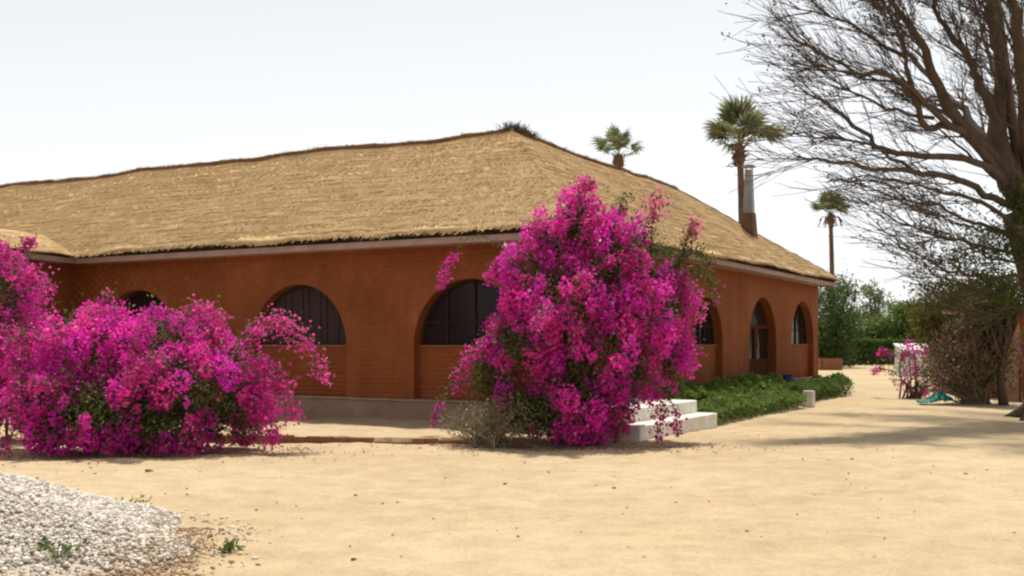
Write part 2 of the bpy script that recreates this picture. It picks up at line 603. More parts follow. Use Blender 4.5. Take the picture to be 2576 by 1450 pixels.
# plinth with a slightly proud, worn top
pn = smooth_noise(31, 10, 0.3, 2.0)
for org, ax, nrm, L0, L1 in ((W0, u, -v, -0.09, 21.0), (W0 + v * 0.30, v, -u, -0.298, 18.06)):
    n = int((L1 - L0) / 0.25)
    V, F = [], []
    for i in range(n + 1):
        s = L0 + (L1 - L0) * i / n
        for k, (o_, z_) in enumerate(((0.115, -0.1), (0.085, 0.12), (0.075, 0.42), (0.10, 0.435), (0.085, Z_P + 0.004), (-0.32, Z_P - 0.002))):
            w_ = 0.012 * float(pn(s, k * 0.9 + (0 if nrm is u else 5)))
            V.append(org + ax * s + nrm * (o_ + w_ * (k < 5)) + Z * (z_ + (0.006 * float(pn(s, 9)) if k in (3, 4) else 0)))
    for i in range(n):
        for k in range(5):
            a = i * 6 + k
            F.append((a, a + 6, a + 7, a + 1))
    for e in (0, n):
        F.append(tuple(e * 6 + k for k in range(6)))
    mesh_py('plinth', V, F, M['plinth'], house)


def niche(org, ax, nrm, c, r, style, k):
    """panel below the sill, the sill and the window or door of one arch"""
    q = org + ax * c
    if style != 'door':
        pan = MB().obox(q - ax * (r + 0.06) - nrm * 0.30 + Z * Z_P, ax * (2 * r + 0.12), nrm * 0.13, Z * (Z_S - Z_P - 0.035)).build('sill_panel', M['wall'], house)
        if k < 10: bricks_on(pan, q - nrm * 0.17, ax, nrm, -r + .005, r - .005, Z_P, Z_S - 0.05, lambda *a: True, 40 + k)
        MB().obox(q - ax * (r - .004) - nrm * 0.30 + Z * (Z_S - 0.035), ax * (2 * r - .008), nrm * 0.165, Z * 0.035).build('sill', M['sill'], house)
    win = empty('window' if style != 'door' else 'door', (0, 0, 0))
    win.parent = house
    win.location = tuple(q - W0)
    z0 = Z_S if style != 'door' else Z_P
    back = q - nrm * 0.27
    # arched frame
    pts = []
    ro = r - 0.005
    for kk in range(NARC + 1):
        th = math.pi * kk / NARC
        pts.append((-ro * math.cos(th), Z_S + ro * math.sin(th)))
    if style == 'door':
        pts = [(-ro, Z_P)] + pts + [(ro, Z_P)]
    V, F = [], []
    for x, z in pts:
        dx, dz = -x, -(z - Z_S) if z >= Z_S else 0.0
        L = math.hypot(dx, dz) or 1
        fw = 0.055
        xi, zi = x + dx / L * fw, z + dz / L * fw
        for a_, b_, d_ in ((x, z, 0.05), (xi, zi, 0.05), (xi, zi, 0.0), (x, z, 0.0)):
            V.append(back + ax * a_ + Z * b_ + nrm * d_)
    for i in range(len(pts) - 1):
        for j in range(4):
            F.append((i * 4 + j, i * 4 + (j + 1) % 4, i * 4 + 4 + (j + 1) % 4, i * 4 + 4 + j))
    fm = M['dark_wood'] if style != 'door' else M['door_wood']
    mesh_py('frame', V, F, fm, win)
    if style == 'boards':                    # vertical boarded shutter
        nb = 15
        wb = (2 * r - 0.1) / nb
        for i in range(nb):
            x0 = -r + 0.05 + wb * i
            zt = []
            for x in (x0, x0 + wb * 0.5, x0 + wb - 0.012):
                zt.append(Z_S + math.sqrt(max((r - 0.03) ** 2 - x * x, 0.0004)))
            d = 0.012 + 0.012 * ((i * 7) % 3)
            lo = [(x0, Z_S), (x0 + wb * .5, Z_S), (x0 + wb - 0.012, Z_S)]
            hi = list(zip((x0, x0 + wb * .5, x0 + wb - 0.012), zt))
            Vb = [back + ax * a_ + Z * b_ + nrm * d for a_, b_ in lo + hi] + [back + ax * a_ + Z * b_ + nrm * (d - 0.012) for a_, b_ in lo + hi]
            Fb = [(0, 1, 4, 3), (1, 2, 5, 4), (6, 9, 10, 7), (7, 10, 11, 8), (0, 3, 9, 6), (2, 8, 11, 5), (3, 4, 10, 9), (4, 5, 11, 10), (0, 6, 7, 1), (1, 7, 8, 2)]
            mesh_py('board', Vb, Fb, M['shutter'], win)
        return
    # glass
    gp = [(x * (r - .05) / r, Z_S + (z - Z_S) * (r - .05) / r if z > Z_S else z) for x, z in pts]
    V = [back + ax * x + Z * z + nrm * 0.02 for x, z in gp]
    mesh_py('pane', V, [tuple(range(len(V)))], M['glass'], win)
    if style == 'door':
        for sgn in (-1, 1):                  # two leaves: rails, stiles and a solid lower panel
            mb = MB()
            xa = 0.012 if sgn > 0 else -(r - 0.06)
            wl_ = r - 0.072
            mb.obox(back + ax * xa + Z * (Z_P + .01) + nrm * .024, ax * wl_, nrm * 0.04, Z * 0.62)
            mb.obox(back + ax * xa + Z * (Z_P + .63) + nrm * .024, ax * 0.1, nrm * 0.04, Z * (Z_S - Z_P - .1))
            mb.obox(back + ax * (xa + wl_ - .1) + Z * (Z_P + .63) + nrm * .024, ax * 0.1, nrm * 0.04, Z * (Z_S - Z_P - .1))
            mb.obox(back + ax * (xa + .1) + Z * (Z_S + .43) + nrm * .024, ax * (wl_ - .2), nrm * 0.04, Z * 0.1)
            mb.build('door_leaf', M['door_wood'], win)
        MB().obox(back + ax * 0.10 + Z * 1.42 + nrm * .066, ax * 0.03, nrm * 0.05, Z * 0.14).build('handle', M['flue'], win)
    else:
        n_ = 5 if style == 'bars' else 3
        for i in range(1, n_ + 1):
            x = -r + 2 * r * i / (n_ + 1)
            zt = Z_S + math.sqrt((r - 0.03) ** 2 - x * x)
            MB().obox(back + ax * (x - .018) + Z * Z_S + nrm * .025, ax * 0.036, nrm * 0.03, Z * (zt - Z_S)).build('mullion', M['dark_wood'], win)
        zt = Z_S + 0.42
        xh = math.sqrt((r - .03) ** 2 - .46 ** 2)
        MB().obox(back - ax * xh + Z * zt + nrm * .022, ax * 2 * xh, nrm * 0.028, Z * 0.035).build('transom', M['dark_wood'], win)


for k, ((c, r), st) in enumerate(zip(AR_L, ('glass', 'boards', 'glass', 'glass'))):
    niche(W0, u, -v, c, r, st, k)
for k, ((c, r), st) in enumerate(zip(AR_R, ('door', 'bars', 'door', 'glass'))):
    niche(W0, v, -u, c, r, st, 10 + k)

# inner (courtyard) walls, end wall, floor and ceiling keep the rooms dark
WI = 2 * HALF - 1.0
mb = MB()
mb.obox(W0 + v * WI + u * WI + Z * 0.0, u * (21 - WI), v * 0.25, Z * 3.6)
mb.build('rear_wall', M['wall'], house)
MB().obox(W0 + u * WI + v * WI, v * (18.28 - WI), u * 0.25, Z * 3.6).build('rear_wall', M['wall'], house)
MB().obox(W0 + v * 18.03 + u * 0.31, u * (WI - 0.07), v * 0.25, Z * 3.62).build('end_wall', M['wall'], house)
MB().obox(W0 + u * 21.0, v * (WI + .25), u * 0.25, Z * 3.62).build('end_wall', M['wall'], house)
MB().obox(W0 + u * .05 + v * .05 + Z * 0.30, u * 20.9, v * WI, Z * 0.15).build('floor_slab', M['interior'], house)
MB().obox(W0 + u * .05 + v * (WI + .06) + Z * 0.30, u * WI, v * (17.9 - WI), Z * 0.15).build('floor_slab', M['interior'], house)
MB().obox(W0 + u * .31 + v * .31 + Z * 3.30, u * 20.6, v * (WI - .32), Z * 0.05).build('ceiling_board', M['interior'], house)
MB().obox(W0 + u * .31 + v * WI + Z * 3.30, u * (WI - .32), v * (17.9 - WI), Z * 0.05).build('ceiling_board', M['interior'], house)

# projecting porch at the far end of the long front
E0 = C + 12.65 * u
wdir = np.array([-0.22, -0.975, 0.0]); wdir /= np.linalg.norm(wdir)
wl_ = np.array([-0.975, 0.22, 0.0]); wl_ /= np.linalg.norm(wl_)
pw = flat_solid('porch_wall', [[(-0.6, 0.0), (6.5, 0.0), (6.5, 3.5), (-0.6, 3.5)]], E0 + wl_ * 0.55 + v * .3, wdir, Z, wl_ * 0.3, M['wall'], house)

# fascia boards
def fascia(a, b, nrm):
    d = b - a
    MB().obox(np.append(a[:2], Z_F0), d, -nrm * 0.035, Z * (Z_F1 - Z_F0)).build('fascia', M['fascia'], house)
    MB().obox(np.append(a[:2], Z_F0 + 0.012) - nrm * 0.036, d, -nrm * 0.50, Z * 0.02).build('soffit', M['fascia'], house)
    MB().obox(np.append(a[:2], Z_F1 + 0.001) - nrm * 0.02, d, -nrm * 0.05, Z * (Z_E - Z_F1 + .03)).build('eave_shadow_strip', M['dark_wood'], house)  # dark strip stands in for the shadow line under the thatch


fascia(C, E0, -v)
fascia(C + v * 0.036, C + v * 18.9, -u)
fascia(E0 + wdir * 0.02, E0 + wdir * 6.5, -wl_)
fascia(C + v * 18.9, C + v * 18.9 + u * 5.6, v)

# ---- thatch
roof = empty('roof', (0, 0, 0))
roof.parent = house
sagn = smooth_noise(41, 10, 0.05, 0.22)
sagm = smooth_noise(42, 14, 0.3, 0.9)
jagn = smooth_noise(43, 30, 1.2, 6.0)
OV = 0.13


def roof_z(p):
    return 0.035 * sagn(p[..., 0], p[..., 1]) + 0.014 * sagm(p[..., 0], p[..., 1])


straw_v, straw_t = [], []


def thatch_plane(Ea, Eb, Ra, Rb, seed, straws=0, courses=30, dens=0.07):
    """thatch laid in overlapping ragged courses from eave to ridge"""
    r = np.random.default_rng(seed)
    Ea, Eb, Ra, Rb = (np.asarray(q, float) for q in (Ea, Eb, Ra, Rb))
    n = np.cross(Eb - Ea, Ra - Ea)
    n /= np.linalg.norm(n)
    if n[2] < 0: n = -n
    slope = np.linalg.norm(np.cross(Eb - Ea, Ra - Ea)) / np.linalg.norm(Eb - Ea)
    ts = np.linspace(0, 1, courses + 1)
    ts[1:-1] += r.uniform(-.012, .012, courses - 1)
    for i in range(courses):
        t0, t1 = ts[i], min(ts[i + 1] + 0.045, 1.0)
        a0, b0_ = Ea + (Ra - Ea) * t0, Eb + (Rb - Eb) * t0
        a1, b1 = Ea + (Ra - Ea) * t1, Eb + (Rb - Eb) * t1
        L = np.linalg.norm(b0_ - a0)
        m = max(int(L / dens), 3)
        s = np.linspace(0, 1, m + 1)[:, None]
        low = a0 + (b0_ - a0) * s
        top = a1 + (b1 - a1) * s
        up = (top - low)
        up /= np.linalg.norm(up, axis=1)[:, None] + 1e-9
        x = s[:, 0] * L
        jag = 0.5 * jagn(x * 0.55, np.full_like(x, i * 3.1 + seed)) * 0.03 + r.normal(0, 0.016, m + 1)
        big = np.clip(0.35 + 0.8 * jagn(x * 0.16 + 40, np.full_like(x, i * 1.7 + seed)), 0, 1)
        th = (0.005 + 0.013 * big * (1 - .4 * t0) + r.uniform(0, 0.005, m + 1)) * (1.7 if i == 0 else 1)
        jag = jag * (0.5 + big) - (0.02 if i == 0 else 0)
        lowp = low + up * jag[:, None]
        lowp[:, 2] += roof_z(lowp)
        topp = top.copy(); topp[:, 2] += roof_z(topp)
        mid = (low * 0.45 + top * 0.55); mid[:, 2] += roof_z(mid)
        A = lowp + n * th[:, None]
        B = lowp + n * (th * -0.3 - 0.004)[:, None] + up * 0.03
        Mi = mid + n * (th * 0.45 + r.normal(0, 0.0025, m + 1))[:, None]
        T = topp + n * 0.002
        V = np.concatenate([B, A, Mi, T])
        k = m + 1
        j = np.arange(m)
        F = np.concatenate([np.stack([j + q * k, j + 1 + q * k, j + 1 + (q + 1) * k, j + (q + 1) * k], -1) for q in range(3)])
        tt = np.repeat(r.uniform(0.95, 1.05), len(V))[:, None] * np.ones(3)
        pat = 1 + 0.10 * np.tile(jagn(x * 0.2 + 9, np.full_like(x, i * 0.9 + seed)), 4)
        tt = tt * pat[:, None]
        o = mesh_np('thatch_course', V, F, M['thatch'], roof, tint=tt)
    # loose straws lying down the slope
    if straws:
        t = r.uniform(0, 0.97, straws)[:, None]
        s = r.uniform(0, 1, straws)[:, None]
        keep = r.uniform(0, 1, straws) < (1 - 0.6 * t[:, 0])
        t, s = t[keep], s[keep]
        a = Ea + (Ra - Ea) * t; b = Eb + (Rb - Eb) * t
        p = a + (b - a) * s
        p[:, 2] += roof_z(p)
        axd = (Eb - Ea) / np.linalg.norm(Eb - Ea)
        upd = np.cross(n, axd)
        if upd[2] < 0: upd = -upd
        ang = r.normal(0, 0.55, len(p))[:, None]
        d = upd * np.cos(ang) + axd * np.sin(ang)
        ln = r.uniform(0.12, 0.34, len(p))[:, None]
        wd = np.cross(n, d) * r.uniform(0.003, 0.007, len(p))[:, None]
        h = 0.017 + r.uniform(-0.004, 0.008, len(p))[:, None]
        p0 = p + n * h - d * ln * 0.5
        p1 = p + n * (h * 0.6) + d * ln * 0.5
        q = np.stack([p0 - wd, p0 + wd, p1 + wd * .6, p1 - wd * .6], 1)
        straw_v.append(q.reshape(-1, 3))
        straw_t.append(np.repeat(r.uniform(0.76, 1.04, (len(p), 1)) * np.array([1, 0.98, 0.94]), 4, 0))


def zp(p, z):
    return np.array([p[0], p[1], z])


def eave(p): return zp(p, Z_E)


Co = C - OV * u - OV * v
AP = C + HALF * (u + v)
R1e = AP + 19.5 * u
R2e = C + HALF * u + 12.2 * v
FC = C + 19.1 * v - OV * u
thatch_plane(eave(Co), eave(C + 22.5 * u - OV * v), zp(AP, Z_R), zp(R1e, Z_R), 51, 52000)
thatch_plane(eave(Co), eave(FC), zp(AP, Z_R), zp(R2e, Z_R), 52, 32000)
CI = C + (2 * HALF + OV) * (u + v)
FI = C + (2 * HALF + OV) * u + 19.1 * v
thatch_plane(eave(FC), eave(FI), zp(R2e, Z_R), zp(R2e + u * .02, Z_R), 53, 0, dens=0.3)
thatch_plane(eave(CI), eave(FI), zp(AP, Z_R), zp(R2e, Z_R), 54, 0, dens=0.4)
thatch_plane(eave(CI), eave(C + 22.5 * u + (2 * HALF + OV) * v), zp(AP, Z_R), zp(R1e, Z_R), 55, 0, dens=0.4)
# porch roof
PH, PR = 1.7, 0.62
pe0 = E0 - wdir * 1.2 - wl_ * OV
pe1 = E0 + wdir * 6.5 - wl_ * OV
pr0 = E0 - wdir * 4.0 + wl_ * PH
pr1 = E0 + wdir * 5.0 + wl_ * PH
thatch_plane(eave(pe0), eave(pe1), zp(pr0, Z_E + PR), zp(pr1, Z_E + PR), 56, 4000, courses=11)
thatch_plane(eave(pe0 + wl_ * 2 * (PH + OV)), eave(pe1 + wl_ * 2 * (PH + OV)), zp(pr0, Z_E + PR), zp(pr1, Z_E + PR), 57, 0, courses=11, dens=0.3)
for a_, b_, n_ in ((zp(AP, Z_R), zp(R1e, Z_R), 2600), (zp(AP, Z_R), zp(R2e, Z_R), 900)):      # dark loose straw dressing the ridge
    rr0 = np.random.default_rng(58)
    p = a_ + (b_ - a_) * rr0.uniform(0, 1, (n_, 1))
    p[:, 2] += roof_z(p) + 0.035
    p += rr0.normal(0, 1, (n_, 3)) * np.array([.05, .05, .018])
    d = rr0.normal(0, 1, (n_, 3)) * np.array([1, 1, .12]); d /= np.linalg.norm(d, axis=1)[:, None]
    wd = np.cross(d, Z) * 0.006
    ln = rr0.uniform(.05, .14, (n_, 1))
    straw_v.append(np.stack([p - d * ln - wd, p - d * ln + wd, p + d * ln + wd, p + d * ln - wd], 1).reshape(-1, 3))
    straw_t.append(np.repeat(rr0.uniform(.35, .95, (n_, 1)) * np.array([1, .9, .8]), 4, 0))
sv = np.concatenate(straw_v)
so = mesh_np('straw', sv, np.arange(len(sv)).reshape(-1, 4), M['straw'], roof, tint=np.concatenate(straw_t))
so['kind'] = 'stuff'


def ridge_cap(a, b, seed, rad=0.06):
    r = np.random.default_rng(seed)
    L = np.linalg.norm(b - a)
    n = int(L / 0.16)
    pts, rr = [], []
    for i in range(n + 1):
        p = a + (b - a) * i / n
        p = p + np.array([0, 0, float(roof_z(p)) + 0.015 + r.normal(0, 0.006)])
        pts.append(p)
        rr.append(rad * (0.8 + 0.3 * abs(float(sagm(i * 0.16, seed)))) * r.uniform(0.92, 1.08))
    MB().tube(pts, rr, 7).build('ridge_cap', M['ridge'], roof, True)


ridge_cap(zp(AP, Z_R), zp(R1e, Z_R), 61)
ridge_cap(zp(AP, Z_R), zp(R2e, Z_R), 62, 0.05)
ridge_cap(zp(R2e, Z_R), zp(FC + u * .2 - v * .3, Z_E + .12), 63, 0.035)

# tuft of dead grass on the peak
V, T = [], []
for i in range(520):
    s = random.uniform(-0.15, 1.0)
    p0 = zp(AP, Z_R + 0.05) + (v if s > 0 else u) * abs(s) * 0.95 + np.array([random.gauss(0, .06), random.gauss(0, .06), random.uniform(-.03, .02)])
    h = random.uniform(0.05, 0.22) * (1.1 - 0.55 * abs(s))
    tip = p0 + np.array([random.gauss(0, .10), random.gauss(0, .10), h])
    w_ = np.array([0.010, 0.004, 0])
    V += [p0 - w_, p0 + w_, tip]
    t = random.uniform(.5, 1.2)
    T += [(t, t, t)] * 3
o = mesh_np('grass_tuft', V, np.arange(len(V)).reshape(-1, 3), M['dleaf'], roof, tint=np.array(T) * .45)
o['kind'] = 'stuff'

# flue behind the hip
chim = empty('chimney', (0, 0, 0))
chim.parent = house
cb = P(1884, 600, 31.5)
chim.location = tuple(np.array([cb[0], cb[1], 0]) - W0)


def frustum(mb, c, z0, z1, h0, h1):
    vv = []
    for z, h in ((z0, h0), (z1, h1)):
        for sx, sy in ((-1, -1), (1, -1), (1, 1), (-1, 1)):
            vv.append(c + u * sx * h + v * sy * h + Z * z)
    mb.add(vv, [(0, 3, 2, 1), (4, 5, 6, 7), (0, 1, 5, 4), (1, 2, 6, 5), (2, 3, 7, 6), (3, 0, 4, 7)])
    return mb


cc = np.array([cb[0], cb[1], 0])
frustum(MB(), cc, 3.9, 5.32, 0.25, 0.16).build('flue_base', M['flue_base'], chim)
frustum(MB(), cc, 5.32, 6.58, 0.135, 0.095).build('flue', M['flue'], chim)
mb = MB()
for sx, sy in ((-1, -1), (1, -1), (1, 1), (-1, 1)):
    mb.obox(cc + u * (sx * .085 - .012) + v * (sy * .085 - .012) + Z * 6.57, u * .024, v * .024, Z * 0.09)
mb.obox(cc - u * .17 - v * .17 + Z * 6.66, u * .34, v * .34, Z * 0.035)
mb.build('cap', M['flue'], chim)

# white steps by the corner
def RO(r, o, z=0.0):
    return W0 + v * r - u * o + Z * z


st = empty('white_steps', tuple(RO(1, 1)))
tag(st, 'white painted masonry steps beside the tall pink bush at the house corner', 'steps')
MB().obox(RO(-1.2, 1.98, -.08), v * 3.7, u * 0.38, Z * 0.315).build('step', M['white'], st)
MB().obox(RO(-1.2, 1.60, -.08), v * 3.66, u * 1.47, Z * 0.545).build('landing', M['white'], st)
for o in list(st.children):
    bv = o.modifiers.new('worn', 'BEVEL'); bv.width = .022; bv.segments = 2


# ------------------------------------------------------------------ leaf and petal scatter
def rand_dirs(r, n):
    d = r.normal(0, 1, (n, 3))
    return d / np.linalg.norm(d, axis=1)[:, None]


def leaf_quads(r, pts, size, aspect=0.62, up=0.0, fold=0.25, dirs=None):
    """one folded diamond (2 triangles) per point"""
    n = len(pts)
    d = rand_dirs(r, n) if dirs is None else dirs
    d[:, 2] += up
    d /= np.linalg.norm(d, axis=1)[:, None]
    s = np.cross(d, rand_dirs(r, n))
    s /= np.linalg.norm(s, axis=1)[:, None] + 1e-9
    nn = np.cross(d, s)
    sz = (np.asarray(size) * r.uniform(0.7, 1.3, n))[:, None]
    b = pts - d * sz * 0.5
    tip = pts + d * sz * 0.5
    mid = pts - d * sz * 0.08
    l = mid - s * sz * aspect * 0.5 + nn * sz * fold * 0.5
    q = mid + s * sz * aspect * 0.5 + nn * sz * fold * 0.5
    V = np.stack([b, l, tip, q], 1).reshape(-1, 3)
    i = np.arange(n) * 4
    F = np.concatenate([np.stack([i, i + 2, i + 1], -1), np.stack([i, i + 3, i + 2], -1)])
    return V, F


def leaf_obj(name, r, pts, size, mat, parent, tints, **kw):
    V, F = leaf_quads(r, np.asarray(pts), size, **kw)
    o = mesh_np(name, V, F, mat, parent, tint=np.repeat(tints, 4, 0))
    o['kind'] = 'stuff'
    return o


def lobes_sample(r, lobes, n, rmin=0.72, rmax=1.06, zmin=0.05):
    """points near the skin of a union of ellipsoids, with outward direction"""
    lob = np.array(lobes, float)
    w = (lob[:, 3] * lob[:, 4] + lob[:, 3] * lob[:, 5] + lob[:, 4] * lob[:, 5])
    w = w / w.sum()
    out, dirs = [], []
    while sum(len(o) for o in out) < n:
        k = r.choice(len(lob), 600, p=w)
        d = rand_dirs(r, 600)
        f = r.uniform(rmin, rmax, 600)[:, None]
        p = lob[k, :3] + d * f * lob[k, 3:6]
        depth = np.min(np.linalg.norm((p[:, None, :] - lob[None, :, :3]) / lob[None, :, 3:6], axis=2), axis=1)
        ok = (depth > rmin - 0.06) & (p[:, 2] > zmin)
        out.append(p[ok]); dirs.append(d[ok])
    return np.concatenate(out)[:n], np.concatenate(dirs)[:n]


def bez(p0, p1, p2, n=9):
    t = np.linspace(0, 1, n)[:, None]
    return (1 - t) ** 2 * p0 + 2 * t * (1 - t) * p1 + t * t * p2


def bougainvillea(name, label, base, lobes, n_clump, per, leaf_n, seed, pink_at=None, sprays=(), clump=(0.10, 0.20), bract=0.054, cane_n=26, group=None, gap=0.66, thr=0.88, nshort=26):
    r = np.random.default_rng(seed)
    root = empty(name, (base[0], base[1], 0))
    tag(root, label, 'bush', group)
    cp, cd = lobes_sample(r, lobes, n_clump, 0.82, 1.0, 0.08)
    sizes = r.uniform(clump[0], clump[1], n_clump) * np.where(r.uniform(0, 1, n_clump) < .35, .55, 1.0)
    # thin out clumps that crowd each other so that leafy gaps stay between them
    order = np.argsort(-sizes)
    taken = []
    for i in order:
        if taken:
            tk = np.array(taken)
            if np.any(np.linalg.norm((cp[tk] - cp[i]) * (1, 1, .68), axis=1) < gap * (sizes[tk] + sizes[i])): continue
        taken.append(i)
    cp, cd, sizes = cp[taken], cd[taken], sizes[taken]
    keepf = np.array([(1.0 if pink_at is None else pink_at(p)) for p in cp])
    # leafy hollows between the flowering boughs
    k3 = rand_dirs(r, 9) * r.uniform(.75, 1.7, (9, 1)) * 2 * math.pi * np.array([1, 1, .7])
    hol = np.sin(cp @ k3.T + r.uniform(0, 6.28, 9)).sum(1) / math.sqrt(4.5)
    is_f = (r.uniform(0, 1, len(cp)) < keepf) & (hol < thr)
    pts, tin = [], []
    lpts, ltin = [], []
    for p, d, f, sx in zip(cp, cd, is_f, sizes):
        if not f: p = p - d * 0.10
        sz = sx * r.uniform(1.0, 2.0)
        k = int(per * r.uniform(0.8, 1.25) * (sx * sz) / 0.05)
        dirs = rand_dirs(r, k)
        rad = r.uniform(0.15, 1.0, k) ** 0.40 * (1 + r.normal(0, .09, k))
        off = dirs * rad[:, None] * np.array([sx, sx, sz])
        off[:, :2] *= (1.0 - 0.35 * np.clip(-off[:, 2:3] / sz, 0, 1))        # clusters taper as they hang
        c = p + off + np.array([0, 0, -.15 * sz])
        if f:
            pts.append(c)
            hue = r.uniform(0, 1)
            base_t = np.array([1.0, 1.0, 1.0]) * r.uniform(0.72, 1.15)
            base_t = base_t * np.array([1.0, 1 + 0.6 * (1 - hue), 0.86 + 0.38 * hue])
            t = base_t[None, :] * r.uniform(0.9, 1.1, (k, 1))
            pale = r.uniform(0, 1, k) < 0.05
            t[pale] = t[pale] * np.array([1.0, 4.5, 1.15])
            dead = r.uniform(0, 1, k) < 0.02
            t[dead] = t[dead] * np.array([.45, 5.0, .3])
            tin.append(t)
        kk = int(k * (0.05 if f else 0.45))
        lc = p - d * sx * 0.55 + r.normal(0, 1, (kk, 3)) * np.array([sx * .7, sx * .7, sz * .7])
        lpts.append(lc)
        ltin.append(np.ones((kk, 1)) * np.array([1, 1, 1]) * r.uniform(0.55, 1.35, (kk, 1)) * np.array([r.uniform(.8, 1.4), 1, r.uniform(.7, 1.2)]))
    # interior leaves
    ip, _ = lobes_sample(r, lobes, leaf_n, 0.45, 0.95, 0.08)
    lpts.append(ip)
    ltin.append(r.uniform(0.4, 1.2, (len(ip), 1)) * np.array([1.0, 1.0, 0.9]))
    canes = MB()
    bz = np.array([base[0], base[1], 0.0])
    for i in range(cane_n):
        tgt = cp[r.integers(len(cp))]
        b0 = bz + np.array([r.normal(0, .16), r.normal(0, .14), -0.05])
        midp = np.array([b0[0] * .6 + tgt[0] * .4, b0[1] * .6 + tgt[1] * .4, max(tgt[2], 0.4) * r.uniform(0.8, 1.15) + 0.2])
        q = bez(b0, midp, tgt, 8)
        q[1:-1] += r.normal(0, .025, (6, 3))
        canes.tube(q, np.linspace(r.uniform(.016, .034), 0.006, 8), 5)
    # long arching sprays, with a few short unruly ones standing off the outline
    sprays = list(sprays)
    for i in range(nshort):
        j = r.integers(len(cp))
        p, d = cp[j], cd[j]
        L = r.uniform(.28, .5)
        sprays.append(dict(pts=[p - d * .25, p + d * L * .7 + Z * .16, p + d * L + Z * r.uniform(-.25, .05)], w=.05, n=9, green=4, tint=(1, 1.6, .95), **{'from': .45}))
    for sp in sprays:
        ctrl = [np.array(q, float) for q in sp['pts']]
        q = bez(ctrl[0], ctrl[1], ctrl[2], 26)
        canes.tube(q, np.linspace(0.013, 0.004, 26), 4)
        s0 = sp.get('from', 0.3)
        for j, p in enumerate(q):
            f = j / 25
            if f < s0: 
                k = int(sp.get('green', 8))
                lpts.append(p + r.normal(0, .06, (k, 3)))
                ltin.append(r.uniform(.6, 1.15, (k, 1)) * np.array([1.2, 1.05, 1.0]))
                continue
            w = sp.get('w', 0.085) * (0.75 + 0.5 * math.sin(math.pi * min(max((f - s0) / (1 - s0), 0), 1))) * r.uniform(.7, 1.25)
            k = int(sp.get('n', 26) * r.uniform(.5, 1.4))
            pts.append(p + r.normal(0, 1, (k, 3)) * w + np.array([0, 0, -w * .5]))
            tin.append(np.ones((k, 3)) * r.uniform(.75, 1.15, (k, 1)) * np.array(sp.get('tint', (1, 1.8, .95))))
            k = int(sp.get('green', 8))
            lpts.append(p + r.normal(0, 1, (k, 3)) * w)
            ltin.append(r.uniform(.6, 1.1, (k, 1)) * np.array([1.1, 1.0, 1.0]))
    canes.build('canes', M['cane'], root)['kind'] = 'stuff'
    pts = np.concatenate(pts); lpts = np.concatenate(lpts)
    tin = np.concatenate(tin); ltin = np.concatenate(ltin)
    ok = pts[:, 2] > 0.03
    pts, tin = pts[ok], tin[ok]
    ok = lpts[:, 2] > 0.03
    lpts, ltin = lpts[ok], ltin[ok]
    leaf_obj('blossoms', r, pts, bract, M['bract'], root, tin, aspect=0.85, fold=0.5)
    leaf_obj('leaves', r, lpts, 0.058, M['leaf'], root, ltin, aspect=0.55, fold=0.3)
    return root


def lobe(px, py, Y, rpx, rpy, ry=None):
    c = P(px, py, Y)
    s = Y / FPX
    return (*c, rpx * s, ry if ry else rpx * s * 0.9, rpy * s)


# tall bush at the corner
lobs = [lobe(1440, 540, 16.9, 50, 50, .35), lobe(1395, 595, 16.9, 75, 55, .5), lobe(1490, 600, 16.9, 85, 70, .6), lobe(1540, 640, 16.9, 105, 80, .7), lobe(1330, 690, 16.7, 75, 70, .6), lobe(1580, 680, 16.9, 85, 80, .7),
        lobe(1420, 775, 16.6, 160, 120, .95), lobe(1600, 800, 16.8, 120, 120, .9), lobe(1690, 750, 17.1, 45, 85, .45), lobe(1330, 860, 16.5, 100, 85, .7),
        lobe(1520, 900, 16.5, 150, 120, .95), lobe(1680, 890, 17.0, 45, 75, .45), lobe(1430, 1020, 16.3, 130, 90, .8), lobe(1535, 1000, 16.5, 65, 90, .6), lobe(1250, 950, 16.7, 80, 80, .5), lobe(1320, 1030, 16.4, 70, 70, .5)]


def pink_main(p):
    px = CX + p[0] / p[1] * FPX
    py = HY - (p[2] - EYE) / p[1] * FPX
    q = 0.93
    if py > 930: q = 0.75
    if px < 1330 and py > 910: q = 0.2
    if px > 1600 and py < 650: q = 0.45
    if 1530 < px and py < 560: q = 0.45
    return q


def SP(a, b, c, **k):
    d = dict(pts=[a, b, c]); d.update(k); return d


